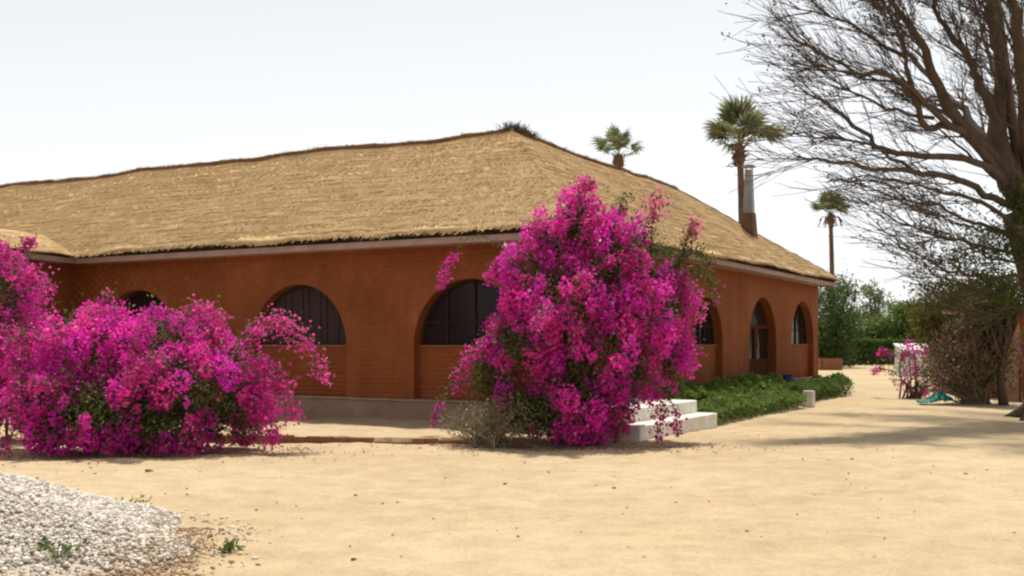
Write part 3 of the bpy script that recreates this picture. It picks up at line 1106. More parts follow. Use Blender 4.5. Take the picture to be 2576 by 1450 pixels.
spr = [
    SP(P(1640, 720, 16.9), P(1630, 560, 16.8), P(1655, 490, 16.7), **{'from': .72, 'w': .085, 'n': 26, 'green': 10, 'tint': (1, 4, .85)}),
    SP(P(1680, 740, 16.9), P(1720, 620, 16.9), P(1748, 565, 16.9), **{'from': .86, 'w': .06, 'n': 22, 'green': 12, 'tint': (1, 5, .8)}),
    SP(P(1660, 760, 16.9), P(1720, 560, 16.9), P(1790, 670, 16.9), **{'from': .97, 'w': .05, 'n': 4, 'green': 16}),
    SP(P(1660, 760, 16.9), P(1780, 600, 17.1), P(1800, 760, 17.1), **{'from': .9, 'w': .05, 'n': 7, 'green': 16}),
    SP(P(1600, 700, 16.9), P(1620, 600, 16.9), P(1690, 640, 16.9), **{'from': .98, 'w': .05, 'n': 4, 'green': 20}),
    SP(P(1560, 640, 16.9), P(1545, 470, 16.9), P(1590, 500, 16.9), **{'from': .98, 'w': .05, 'n': 2, 'green': 5}),
    SP(P(1440, 640, 16.9), P(1430, 450, 16.8), P(1490, 465, 16.7), **{'from': .35, 'w': .075, 'n': 24, 'green': 7}),
    SP(P(1330, 700, 17.0), P(1180, 480, 17.6), P(1108, 720, 17.6), **{'from': .8, 'w': .05, 'n': 26, 'green': 3, 'tint': (1, 1.2, 1)}),
    SP(P(1320, 760, 16.9), P(1230, 620, 17.1), P(1255, 700, 17.1), **{'from': .5, 'w': .06, 'n': 20, 'green': 7}),
    SP(P(1300, 850, 16.6), P(1170, 840, 16.5), P(1150, 985, 16.5), **{'from': .25, 'w': .07, 'n': 20, 'green': 7}),
    SP(P(1260, 950, 16.5), P(1120, 930, 16.4), P(1090, 1060, 16.4), **{'from': .82, 'w': .04, 'n': 9, 'green': 6, 'tint': (.9, 1, 1.1)}),
    SP(P(1560, 950, 16.3), P(1690, 920, 15.9), P(1655, 1100, 15.9), **{'from': .55, 'w': .06, 'n': 16, 'green': 4, 'tint': (.8, 1, .7)}),
    SP(P(1600, 950, 16.3), P(1700, 960, 16.0), P(1705, 1090, 16.0), **{'from': .75, 'w': .05, 'n': 12, 'green': 3, 'tint': (.8, 1, .7)}),
    SP(P(1660, 800, 17.0), P(1740, 790, 17.0), P(1725, 930, 17.0), **{'from': .3, 'w': .09, 'n': 34, 'green': 5, 'tint': (1, 1.6, 1.05)}),
    SP(P(1640, 700, 17.0), P(1740, 660, 17.1), P(1755, 800, 17.1), **{'from': .4, 'w': .09, 'n': 24, 'green': 10, 'tint': (1, 4, .9)}),
]
mb_ = P(1470, 1116, 16.5)
bougainvillea('bougainvillea_bush', 'tallest magenta bougainvillea bush climbing past the eave at the house corner', mb_, lobs, 2600, 190, 19000, 71, pink_main, spr, clump=(0.09, 0.20), cane_n=40)

# broad low bush before the long front
lobs = [lobe(230, 880, 15.7, 125, 105, .9), lobe(430, 890, 15.8, 165, 100, 1.0), lobe(120, 1010, 15.4, 85, 95, .75), lobe(300, 1030, 15.2, 180, 90, .95), lobe(180, 1080, 15.2, 110, 55, .7), lobe(430, 1075, 15.2, 150, 60, .8),
        lobe(510, 980, 15.4, 150, 115, .95), lobe(610, 1030, 15.5, 75, 75, .6), lobe(530, 900, 15.9, 65, 60, .6), lobe(80, 930, 15.8, 50, 80, .5)]


def pink_low(p):
    py = HY - (p[2] - EYE) / p[1] * FPX
    return 0.96 if py < 960 else 0.8


spr = [
    SP(P(570, 900, 15.6), P(700, 690, 15.4), P(815, 945, 15.2), **{'from': .3, 'w': .085, 'n': 26, 'green': 10, 'tint': (1, 2.4, .9)}),
    SP(P(560, 920, 15.5), P(690, 850, 15.2), P(738, 1045, 15.0), **{'from': .3, 'w': .085, 'n': 26, 'green': 9}),
    SP(P(600, 980, 15.3), P(680, 980, 15.0), P(685, 1110, 14.9), **{'from': .3, 'w': .08, 'n': 30, 'green': 5}),
    SP(P(440, 860, 15.8), P(480, 720, 15.8), P(560, 800, 15.7), **{'from': .35, 'w': .07, 'n': 18, 'green': 5, 'tint': (1, 3, .9)}),
    SP(P(300, 830, 15.8), P(280, 720, 15.8), P(262, 745, 15.8), **{'from': .6, 'w': .04, 'n': 5, 'green': 3, 'tint': (1, 4, .8)}),
    SP(P(120, 1060, 15.0), P(60, 1040, 14.8), P(90, 1128, 14.8), **{'from': .3, 'w': .07, 'n': 16, 'green': 5}),
]
bougainvillea('bougainvillea_bush', 'broad low mound of magenta bougainvillea spilling onto the sand', P(330, 1125, 15.6), lobs, 2400, 190, 18000, 72, pink_low, spr, clump=(0.09, 0.20), cane_n=34)

# bush at the picture's edge by the porch
lobs = [lobe(-20, 720, 17.3, 105, 100, .8), lobe(20, 860, 17.1, 100, 120, .8), lobe(-60, 960, 17.0, 120, 120, .9), lobe(-90, 820, 17.3, 120, 140, .9)]
bougainvillea('bougainvillea_bush', 'magenta bougainvillea reaching the porch eave behind the broad low mound', P(-40, 1080, 17.2), lobs, 900, 190, 7000, 73, lambda p: .9, [
    SP(P(20, 760, 17.0), P(70, 600, 16.9), P(110, 760, 16.8), **{'from': .2, 'w': .09, 'n': 26, 'green': 6})], cane_n=16)

# grey half-dry shrub at the foot of the tall bush
def dry_shrub(name, label, lobes, base, seed, n_twig, n_leaf, leafsize, cat='shrub', tint=(1, 1, 1), mat='dleaf', twr=0.007):
    r = np.random.default_rng(seed)
    root = empty(name, (base[0], base[1], 0))
    tag(root, label, cat)
    tp, td = lobes_sample(r, lobes, n_twig, 0.5, 1.05, 0.05)
    mb = MB()
    for t in tp:
        b0 = np.array([base[0] + r.normal(0, .13), base[1] + r.normal(0, .1), -0.03])
        mid = (b0 * .5 + t * .5) + np.array([0, 0, .18 * t[2]])
        q = bez(b0, mid, t, 6)
        q[1:-1] += r.normal(0, .03, (4, 3))
        mb.tube(q, np.linspace(twr * 1.7, twr * .5, 6), 4)
        for s in range(3):
            k = r.integers(2, 5)
            e = q[k] + rand_dirs(r, 1)[0] * r.uniform(.12, .3)
            mb.tube([q[k], (q[k] + e) / 2 + r.normal(0, .015, 3), e], [twr * .6, twr * .5, twr * .3], 3)
    mb.build('stems', M['drytwig'], root)['kind'] = 'stuff'
    lp, _ = lobes_sample(r, lobes, n_leaf, 0.4, 1.08, 0.04)
    leaf_obj('leaves', r, lp, leafsize, M[mat], root, r.uniform(.5, 1.4, (n_leaf, 1)) * np.array(tint) * np.ones((n_leaf, 3)), aspect=.5)
    return root


dry_shrub('dry_shrub', 'grey half-dry shrub sprawling at the foot of the tall pink bush', [lobe(1190, 1060, 15.9, 85, 50, .4), lobe(1280, 1050, 16.0, 80, 60, .4)],
          P(1230, 1105, 16.0), 81, 70, 1500, 0.05, tint=(.9, 1.05, .85))


# ------------------------------------------------------------------ planting bed along the gable wing
def bed(name, label, pts_fn, n, seed, size, tints, cat='hedge', parent=None):
    r = np.random.default_rng(seed)
    p = pts_fn(r, n)
    root = empty(name, tuple(np.append(p[:, :2].mean(0), 0)))
    tag(root, label, cat)
    t = r.uniform(.55, 1.35, (len(p), 1)) * np.array(tints)
    leaf_obj('leaves', r, p, size, M['gleaf'], root, t, aspect=.42, up=0.5)
    mb = MB()
    for i in range(60):
        q = p[r.integers(len(p))]
        b = np.array([q[0] + r.normal(0, .05), q[1] + r.normal(0, .05), -0.02])
        mb.tube([b, (b + q) / 2 + r.normal(0, .02, 3), q], [.008, .006, .003], 4)
    mb.build('stems', M['cane'], root)['kind'] = 'stuff'
    return root


bn = smooth_noise(90, 12, 0.3, 1.6)


def low_bed(r0, r1, o0, o1, h):
    def f(r, n):
        a = r.uniform(r0, r1, n); o = r.uniform(o0, o1, n)
        base = W0[None, :] + v[None, :] * a[:, None] - u[None, :] * o[:, None]
        edge = np.minimum(np.minimum(a - r0, r1 - a), np.minimum(o - o0, o1 - o))
        top = h * (0.72 + 0.28 * np.clip(edge / 0.25, 0, 1)) * (1 + 0.16 * bn(base[:, 0], base[:, 1]))
        z = np.where(r.uniform(0, 1, n) < 0.6, top * r.uniform(.85, 1.08, n), top * r.uniform(.05, 1, n))
        base[:, 2] = z
        base[:, :2] += r.normal(0, .03, (n, 2))
        return base
    return f


bed('low_hedge', 'low clipped green hedge between the white steps and the small white block', low_bed(2.65, 9.2, 1.05, 1.92, .36), 17000, 91, 0.075, (1.1, .95, .95))
bed('low_hedge', 'darker low green hedge beyond the small white block', low_bed(10.2, 15.9, .65, 1.6, .48), 12000, 92, 0.085, (.75, .7, .7))
bed('leafy_border', 'taller yellow-green leafy plants against the wall behind the low hedge', low_bed(3.0, 11.2, .35, 1.0, .66), 9000, 93, 0.12, (1.25, 1.05, .8), 'plants')
MB_ = MB()
MB_.obox(RO(9.42, 2.02, -.05), v * .26, u * .24, Z * .42)
tag(MB_.build('white_block', M['white']), 'small white painted block at the end of the near green hedge', 'block')

pot = MB()
pc = RO(12.7, 0.52)
zz = [0, .02, .22, .46, .58, .60, .64, .66, .66, .60]
rr_ = [.13, .15, .19, .20, .17, .14, .14, .17, .155, .13]
prof = [(a, b) for a, b in zip(rr_, zz)]
vv, ff = [], []
for a, b in prof:
    for k in range(14):
        vv.append(pc + np.array([a * math.cos(2 * math.pi * k / 14), a * math.sin(2 * math.pi * k / 14), b]))
for i in range(len(prof) - 1):
    for k in range(14):
        ff.append((i * 14 + k, i * 14 + (k + 1) % 14, (i + 1) * 14 + (k + 1) % 14, (i + 1) * 14 + k))
ff.append(tuple(range(13, -1, -1)))
tag(mesh_py('blue_pot', vv, ff, M['blue'], None, True), 'dark blue pot standing behind the hedges by the wall', 'pot')


# ------------------------------------------------------------------ fan palms
def frond_mesh(seed):
    r = np.random.default_rng(seed)
    V, F, T = [], [], []
    # petiole along +X, 0.85 m, slightly arched
    n = 5
    for i in range(n):
        x = 0.95 * i / (n - 1)
        z = 0.06 * math.sin(math.pi * i / (n - 1))
        for dy, dz in ((-.018, 0), (.018, 0), (0, .02)):
            V.append((x, dy * (1 - .4 * i / n), z + dz)); T.append((1.5, 1.35, 1.0))
    for i in range(n - 1):
        for k in range(3):
            F.append((i * 3 + k, i * 3 + (k + 1) % 3, i * 3 + 3 + (k + 1) % 3, i * 3 + 3 + k))
    c = np.array([.94, 0, .0])
    m = 22
    for k in range(m):
        a = R(-88 + 176 * k / (m - 1)) + r.normal(0, .02)
        L = 0.95 * (1 - .28 * abs(k / (m - 1) - .5) * 2) * r.uniform(.9, 1.08)
        d = np.array([math.cos(a), math.sin(a), 0.10 * math.cos(k * math.pi)])
        side = np.array([-math.sin(a), math.cos(a), 0])
        p1 = c + d * L * .55 + np.array([0, 0, .05])
        p2 = c + d * L + np.array([0, 0, -.10 * r.uniform(.5, 1.6)])
        b = len(V)
        w0, w1 = .014, .058
        V += [tuple(c - side * w0), tuple(c + side * w0), tuple(p1 + side * w1), tuple(p1 - side * w1), tuple(p2)]
        t = r.uniform(.75, 1.2)
        T += [(t, t, t)] * 5
        F += [(b, b + 1, b + 2, b + 3), (b + 3, b + 2, b + 4)]
    me = bpy.data.meshes.new('frond')
    me.from_pydata(V, [], F)
    add_tint(me, np.array(T))
    me.materials.append(M['frond'])
    return me


frond_me = [frond_mesh(i) for i in range(3)]


def palm(label, top, lean, sc, nf, trunk_r, seed, ragged=False):
    r = np.random.default_rng(seed)
    base = np.array([top[0] + lean[0], top[1] + lean[1], 0.0])
    root = empty('fan_palm', tuple(base))
    tag(root, label, 'palm', 'fan palms behind the house')
    H = top[2]
    pts, rad = [], []
    for i in range(24):
        t = i / 23
        q = base * (1 - t) + top * t + np.array([0.10 * math.sin(math.pi * t) * (1 if seed % 2 else -1), 0, 0])
        q[2] = H * t - .1 * (1 - t)
        pts.append(q); rad.append(trunk_r * (1.25 - .42 * t) * (1 + .05 * (i % 2)))
    MB().tube(pts, rad, 10).build('trunk', M['palm_trunk'], root, True)
    boot = MB()                         # swollen head of old leaf bases
    boot.tube([top + Z * q for q in (-.75 * sc, -.5 * sc, -.15 * sc, .1 * sc)], [trunk_r * .85, trunk_r * 1.55, trunk_r * 1.35, trunk_r * .5], 9)
    for i in range(46):
        a = r.uniform(0, 6.28); z = r.uniform(-.75, 0) * sc
        d = np.array([math.cos(a), math.sin(a), 0])
        p0 = top + Z * z + d * trunk_r * 1.1
        boot.tube([p0, p0 + d * .10 * sc + Z * .12 * sc, p0 + d * (.16 + .1 * r.uniform()) * sc + Z * (.1 if not ragged else -.15) * sc], [.035 * sc, .028 * sc, .01], 4)
    boot.build('crown_boot', M['palm_boot'], root)
    for i in range(nf):
        el = R(r.uniform(30, 84)) if i > nf * .45 else R(r.uniform(8, 38))
        az = 2.39996 * i + r.uniform(-.25, .25)
        o = bpy.data.objects.new('frond', frond_me[i % 3])
        col.objects.link(o)
        o.parent = root
        o.location = tuple(top - base)
        s = sc * r.uniform(.86, 1.1)
        o.scale = (s, s, s)
        o.rotation_mode = 'ZYX'
        o.rotation_mode = 'XYZ'
        o.rotation_euler = (r.uniform(-.5, .5), -el, az)
    if ragged:
        mb = MB()
        for i in range(16):
            a = r.uniform(0, 6.28)
            d = np.array([math.cos(a), math.sin(a), 0])
            p0 = top - Z * .25 * sc
            mb.tube([p0, p0 + d * .55 * sc + Z * .1, p0 + d * .8 * sc - Z * r.uniform(.2, .6) * sc], [.03, .03, .05], 3)
        mb.build('dead_fronds', M['palm_boot'], root)
    return root


palm('largest fan palm, rising beside the metal flue', P(1861, 368, 45), (0.06, .2), 1.16, 26, .15, 101)
palm('fan palm whose head just clears the thatch near the peak', P(1556, 392, 50), (.15, .3), 0.80, 15, .17, 102)
palm('distant thin fan palm with a ragged collar, nearest to the bare tree', P(2089, 540, 74), (.1, .2), 0.98, 22, .16, 103, True)


# ------------------------------------------------------------------ trees
def branch_tree(mb, twmb, r, p0, d, length, rad, level, maxlev, tips, spread=0.55, up=0.10, nseg=7, outdir=None, kids=(4, 7)):
    """one curved branch with children"""
    pts = [p0]
    dd = d / np.linalg.norm(d)
    step = length / nseg
    for i in range(nseg):
        dd = dd + r.normal(0, .06, 3) + np.array([0, 0, up * .5])
        if outdir is not None: dd = dd + outdir * .05
        dd /= np.linalg.norm(dd)
        pts.append(pts[-1] + dd * step)
    rads = [max(rad * (1 - .78 * i / nseg), .0048) for i in range(nseg + 1)]
    (mb if level < 2 else twmb).tube(pts, rads, 7 if level == 0 else 5 if level == 1 else 3, cap=level < 2)
    if level >= maxlev:
        tips.append((pts[-1], dd))
        return
    k = r.integers(*kids)
    for i in range(k):
        f = r.uniform(.25, 1.0)
        j = min(int(f * nseg), nseg - 1)
        p = pts[j] + (pts[j + 1] - pts[j]) * (f * nseg - j)
        bd = pts[j + 1] - pts[j]
        bd = bd / np.linalg.norm(bd)
        side = np.cross(bd, rand_dirs(r, 1)[0])
        side /= np.linalg.norm(side) + 1e-9
        nd = bd + side * spread * r.uniform(.6, 1.3) + np.array([0, 0, up])
        branch_tree(mb, twmb, r, p, nd, length * r.uniform(.42, .68), max(rads[j] * r.uniform(.38, .6), .006), level + 1, maxlev, tips, spread, up, max(nseg - 1, 4), outdir, kids)
    tips.append((pts[-1], dd))


def bare_tree():
    r = np.random.default_rng(202)
    base = np.array([10.85, 21.6, 0.0])
    root = empty('bare_tree', tuple(base))
    tag(root, 'huge nearly leafless tree with dark fine twigs overhanging the yard', 'tree')
    tr = MB(); lm = MB(); tw = MB()
    tips = []
    trunk = [base + np.array(q) for q in ((.1, 0, -.2), (.1, 0, .4), (.05, 0, 1.2), (-.05, 0, 2.2), (-.3, -.05, 3.2), (-.62, -.1, 4.2))]
    tr.tube(trunk, [.72, .58, .50, .48, .47, .46], 14)
    for k in range(5):                               # surface roots
        a = k * 1.25 - 1.4
        dd = np.array([math.cos(a), math.sin(a), 0])
        tr.tube([base + dd * .2 + Z * .5, base + dd * .6 + Z * .12, base + dd * 1.05 - Z * .08], [.22, .15, .06], 7)
    J = trunk[-2]; T = trunk[-1]
    # main limbs, traced in view, high ones added for ground shade: (points px, py, distance), start radius
    limbs = [
        ([(2530, 440, 21.5), (2510, 330, 21.6), (2525, 220, 21.6), (2505, 100, 21.6), (2480, -40, 21.7), (2450, -220, 21.8)], .42, 1),
        ([(2500, 400, 21.2), (2430, 330, 20.9), (2370, 235, 20.6), (2325, 130, 20.2), (2260, 30, 19.9), (2200, -90, 19.6)], .27, 1),
        ([(2520, 340, 21.4), (2465, 220, 21.3), (2440, 150, 21.2), (2390, 85, 21.0), (2345, 0, 20.8), (2310, -120, 20.6)], .20, 1),
        ([(2420, 330, 20.7), (2330, 320, 20.2), (2290, 220, 19.8), (2275, 110, 19.5), (2240, -20, 19.2)], .15, 1),
        ([(2500, 500, 21.0), (2400, 450, 20.2), (2295, 434, 19.4), (2195, 419, 18.9), (2074, 405, 18.4), (2000, 390, 18.2)], .13, 2),
        ([(2490, 420, 20.9), (2345, 392, 20.1), (2225, 380, 19.4), (2150, 315, 19.1), (2074, 262, 18.8), (2010, 225, 18.5)], .13, 2),
        ([(2400, 330, 20.3), (2262, 205, 19.6), (2147, 175, 19.2), (2030, 120, 18.8), (1985, 85, 18.5)], .09, 2),
        ([(2330, 260, 20.2), (2270, 215, 20.0), (2140, 190, 19.8), (2020, 150, 19.5)], .06, 2),
        ([(2310, 150, 20.0), (2230, 120, 19.8), (2120, 50, 19.5), (1990, 20, 19.2)], .07, 2),
        ([(2300, 430, 19.5), (2180, 365, 19.2), (2020, 337, 18.8), (1985, 336, 18.5)], .055, 2),
        ([(2350, 300, 20.2), (2230, 270, 19.8), (2120, 220, 19.4), (2050, 165, 19.0)], .06, 2),
        ([(2560, 640, 21.5), (2463, 620, 21.0), (2380, 600, 20.6), (2293, 573, 20.2), (2147, 497, 19.6)], .08, 2),
        ([(2570, 700, 21.5), (2480, 700, 21.0), (2390, 680, 20.6), (2268, 617, 20.1), (2200, 570, 19.8)], .07, 2),
        ([(2550, 590, 21.5), (2450, 560, 20.8), (2360, 520, 20.2), (2260, 500, 19.8), (2150, 470, 19.4)], .08, 2),
        ([(2545, 560, 21.0), (2440, 500, 20.4), (2350, 480, 19.9), (2250, 450, 19.5), (2130, 440, 19.1)], .09, 2),
        ([(2575, 720, 21.5), (2500, 735, 21.1), (2430, 720, 20.7), (2350, 690, 20.4), (2290, 650, 20.2)], .06, 2),
        ([(2590, 430, 21.5), (2575, 250, 20.5), (2560, 80, 19.5), (2520, -100, 18.8), (2470, -260, 18.4)], .30, 1),
        ([(2600, 420, 22.0), (2640, 200, 22.6), (2690, 0, 23.2), (2740, -200, 23.6)], .34, 1),
        ([(2600, 500, 21.0), (2650, 350, 19.6), (2690, 150, 18.4), (2720, -50, 17.6)], .28, 1),
        ([(2520, 400, 22.2), (2440, 300, 23.4), (2360, 220, 24.6), (2280, 120, 25.6), (2220, 0, 26.4)], .20, 1),
        ([(2600, 480, 22.6), (2560, 330, 24.2), (2500, 180, 25.8), (2450, 0, 27.0)], .22, 1),
        ([(2480, -60, 23.0), (2380, -240, 25.0), (2230, -330, 27.0), (2050, -380, 29.0)], .14, 1),  # high limbs out of view start here, added to cast shade below
        ([(2500, -60, 23.0), (2480, -260, 25.5), (2400, -380, 28.0), (2300, -420, 30.5)], .14, 1),
        ([(2480, -60, 22.0), (2420, -330, 22.5), (2300, -480, 22.5), (2180, -600, 22.0)], .14, 1),
        ([(2470, -100, 21.5), (2330, -260, 22.5), (2180, -380, 24.0), (2020, -420, 25.5)], .14, 1),
        ([(2570, 760, 22.0), (2510, 790, 21.6), (2440, 790, 21.3), (2370, 760, 21.0)], .05, 2),
        ([(2560, 660, 21.8), (2500, 650, 21.4), (2430, 610, 21.0), (2340, 570, 20.7)], .06, 2),
        ([(2560, 600, 22.2), (2480, 580, 22.6), (2400, 560, 23.0), (2300, 520, 23.4)], .07, 2),
        ([(2540, 480, 22.0), (2450, 400, 22.6), (2360, 330, 23.2), (2240, 300, 23.6)], .08, 2),
    ]
    for pts, rad, lv in limbs:
        q = [np.array(P(*c)) for c in pts]
        st_ = T if q[0][2] > T[2] - .3 else (trunk[-2] if q[0][2] > 3 else trunk[-3])
        ctrl = [st_] + q if (rad > .1 or q[0][0] > 9.3) else q
        # smooth the polyline (Catmull-Rom)
        full = []
        ext = [ctrl[0] * 2 - ctrl[1]] + ctrl + [ctrl[-1] * 2 - ctrl[-2]]
        for i in range(1, len(ext) - 2):
            for s in np.linspace(0, 1, 5)[:-1]:
                a, b, c, d = ext[i - 1], ext[i], ext[i + 1], ext[i + 2]
                full.append(.5 * ((2 * b) + (-a + c) * s + (2 * a - 5 * b + 4 * c - d) * s * s + (-a + 3 * b - 3 * c + d) * s ** 3))
        full.append(ctrl[-1])
        full = [f + r.normal(0, .025, 3) for f in full]
        n = len(full)
        rads = [rad * .63 * (1 - .84 * i / (n - 1)) for i in range(n)]
        lm.tube(full, rads, 9)
        # side branches fan outwards
        nb = int(12 + 34 * rad) if lv == 1 else 22
        for i in range(nb):
            f = r.uniform(.22, 1.0) ** .8
            j = min(int(f * (n - 1)), n - 2)
            bd = full[j + 1] - full[j]; bd /= np.linalg.norm(bd)
            side = np.cross(bd, rand_dirs(r, 1)[0]); side /= np.linalg.norm(side)
            nd = bd + side * (.6 if lv == 1 else .42) + np.array([-.22, -.03, .03])
            branch_tree(lm, tw, r, full[j], nd, r.uniform(.8, 1.7) * (1.15 - .45 * f), max(min(rads[j] * .32, .03), .012), 1 if lv == 1 else 2, 3, tips, .42, .03, 7, np.array([-.5, 0, .12]), (4, 7))
    tr.build('trunk', M['bark'], root, True)
    o = lm.build('limbs', M['bark'], root, True)
    o2 = tw.build('twigs', M['twig'], root)
    o2['kind'] = 'stuff'
    tp = np.array([t[0] for t in tips])
    sel = r.uniform(0, 1, len(tp)) < .10
    lp = np.repeat(tp[sel], 3, 0) + r.normal(0, .03, (sel.sum() * 3, 3))
    # denser leaf knots towards the heart of the crown
    heart = P(2490, 600, 21.0)
    near = tp[np.linalg.norm(tp - heart, axis=1) < 1.7]
    lp2 = np.repeat(near, 5, 0) + r.normal(0, .12, (len(near) * 5, 3))
    lb, _ = lobes_sample(r, [lobe(2520, 610, 21.0, 75, 85, .9), lobe(2470, 690, 20.8, 90, 45, .8), lobe(2400, 660, 20.6, 60, 30, .5), lobe(2560, 500, 21.0, 40, 80, .6), lobe(2520, 740, 21.3, 70, 40, .7)], 420, .2, 1.05)
    lp3 = np.repeat(lb, 9, 0) + r.normal(0, .09, (len(lb) * 9, 3))
    high = tp[tp[:, 2] > EYE + 880 / FPX * tp[:, 1]]          # unseen leaves above the frame, added to shade the yard
    lp4 = np.repeat(high, 6, 0) + r.normal(0, .16, (len(high) * 6, 3))
    lp = np.concatenate([lp, lp2, lp3, lp4])
    print('high tips', len(high))
    leaf_obj('leaves', r, lp, .07, M['leaf'], root, r.uniform(.45, 1.2, (len(lp), 1)) * np.array([1.1, .9, .8]), aspect=.5)
    print('bare tree twig verts', len(tw.v), 'tips', len(tips))


bare_tree()


def leafy_tree(name, label, base, H, lobes, n, size, seed, tint, trunk_r=.12, clumps=70, cat='tree', mat='leaf', group=None):
    r = np.random.default_rng(seed)
    root = empty(name, (base[0], base[1], 0))
    tag(root, label, cat, group)
    mb = MB()
    lob = np.array(lobes)
    b = np.array([base[0], base[1], -.05])
    c0 = lob[:, :3].mean(0)
    fork = b * .55 + c0 * .45
    mb.tube([b, (b + fork) / 2 + r.normal(0, .05, 3), fork], [trunk_r * 1.3, trunk_r, trunk_r * .85], 8)
    cp, _ = lobes_sample(r, lobes, clumps, .45, 1.05, .1)
    for c in cp[: min(50, clumps)]:
        mid = (fork + c) / 2 + r.normal(0, .12, 3)
        mb.tube([fork, mid, c], [trunk_r * .5, trunk_r * .28, .012], 5)
    mb.build('trunk', M['bark'], root, True)
    per = n // clumps
    spread = np.mean(lob[:, 3:6]) * .26
    pts, tin = [], []
    for c in cp:
        pts.append(c + r.normal(0, 1, (per, 3)) * spread * np.array([1, 1, .75]))
        tin.append(r.uniform(.7, 1.25) * r.uniform(.75, 1.2, (per, 1)) * np.array(tint))
    pts = np.concatenate(pts); tin = np.concatenate(tin)
    ok = pts[:, 2] > .05
    leaf_obj('crown', r, pts[ok], size, M[mat], root, tin[ok], aspect=.5)
    return root


leafy_tree('dense_tree', 'dense dark green tree behind the far end of the house', P(2085, 925, 67), 4, [lobe(2085, 800, 67, 85, 95, 1.8), lobe(2110, 760, 67, 60, 75, 1.4), lobe(2060, 850, 67, 80, 70, 1.6), lobe(2075, 895, 67, 70, 35, 1.4)], 13000, .18, 111, (.85, .95, .95), clumps=150)
leafy_tree('sparse_tree', 'small airy tree showing sky through its crown beside the dense green tree', P(2205, 908, 92), 4, [lobe(2195, 738, 92, 36, 28, 1.1), lobe(2222, 765, 92, 28, 24, .9), lobe(2185, 785, 92, 26, 22, .8)], 1500, .22, 112, (1.2, 1.0, 1.0), .08, 40)
for i, (px, py, Y, rx, ry_, tn_, lab) in enumerate((
        (2175, 830, 84, 62, 48, (1.3, 1.3, .9), 'light green bush in front of the airy tree'),
        (2265, 815, 82, 65, 55, (1.15, 1.25, .9), 'fresh green bush behind the low white box'),
        (2355, 815, 80, 60, 55, (.9, 1.15, .9), 'tall green bush behind the dry brown thicket'),
        (2305, 800, 88, 60, 38, (1.2, 1.0, .9), 'olive bush rising over the fresh green one'))):
    leafy_tree('bush', lab, P(px, 862 + 1.55 / Y * FPX, Y), 2, [lobe(px, py, Y, rx, ry_, 1.6), lobe(px + 20, py + 30, Y, rx * .8, ry_ * .9, 1.4), lobe(px - 20, py + 35, Y, rx * .8, ry_ * .9, 1.4)], 7500, .22, 120 + i, tn_, .05, 80, 'bush')
leafy_tree('brown_tree', 'brownish-green tree with drying leaves behind the dry thicket', P(2400, 990, 36), 3.5, [lobe(2370, 770, 36, 75, 50, 1.0), lobe(2450, 760, 36, 85, 60, 1.1), lobe(2400, 830, 36, 85, 60, 1.0), lobe(2440, 880, 36, 100, 55, 1.0), lobe(2380, 900, 35, 60, 60, .8)], 13000, .12, 130, (1.3, .82, .65), .10, 170)
leafy_tree('brown_tree', 'dull olive tree in the shade beside the orange outbuilding', P(2525, 1015, 27.0), 3.5, [lobe(2520, 735, 27.0, 80, 45, .8), lobe(2500, 790, 27.0, 55, 40, .6)], 4200, .10, 131, (1.0, .74, .58), .10, 100)

# clipped hedge far behind
r_ = np.random.default_rng(140)
n = 15000
a = P(2040, 917, 74); b = P(2380, 917, 76)
hp = a + (b - a) * r_.uniform(0, 1, (n, 1))
hp[:, 1] += r_.uniform(-.45, .45, n)
hp[:, 2] = np.where(r_.uniform(0, 1, n) < .4, 1.62 + r_.normal(0, .07, n), r_.uniform(.03, 1.65, n))
hr = empty('clipped_hedge', tuple(np.append(((a + b) / 2)[:2], 0)))
tag(hr, 'long clipped dark green hedge closing the far side of the yard', 'hedge')
leaf_obj('leaves', r_, hp, .2, M['leaf'], hr, r_.uniform(.7, 1.2, (n, 1)) * np.array([.9, 1.15, .9]), aspect=.55)
mbh = MB()
for i in range(24):
    q = a + (b - a) * (i + .5) / 24
    mbh.tube([zp(q, -.05), zp(q, .8), zp(q, 1.5)], [.04, .03, .015], 5)
mbh.build('stems', M['cane'], hr)['kind'] = 'stuff'

# brick planter block, white wall, outbuilding, thicket, teal sheet
q = P(2089, 930, 61)
bpn = empty('brick_planter', (q[0], q[1], 0))
tag(bpn, 'square reddish brick planter at the far end of the house', 'planter')
for row in range(5):
    for k in range(5):
        for side in range(2):
            L = .225
            mbx = MB().obox((0, 0, 0), (L - .012, 0, 0), (0, .10, 0), (0, 0, .125))
            o = mbx.build('brick', M['brick'])
            o.parent = bpn
            off = (.11 if row % 2 else 0)
            if side == 0:
                o.location = (-.56 + k * L + off * .3, -.45, row * .137 - .02)
            else:
                o.location = (-.56 + (0 if k < 3 else 1.0), -.33 + (k % 3) * .24, row * .137 - .02)
                o.rotation_euler = (0, 0, math.pi / 2)
MB().obox((q[0] - .45, q[1] - .33, -.02), (.9, 0, 0), (0, .6, 0), (0, 0, .6)).build('soil', M['soil'], bpn)

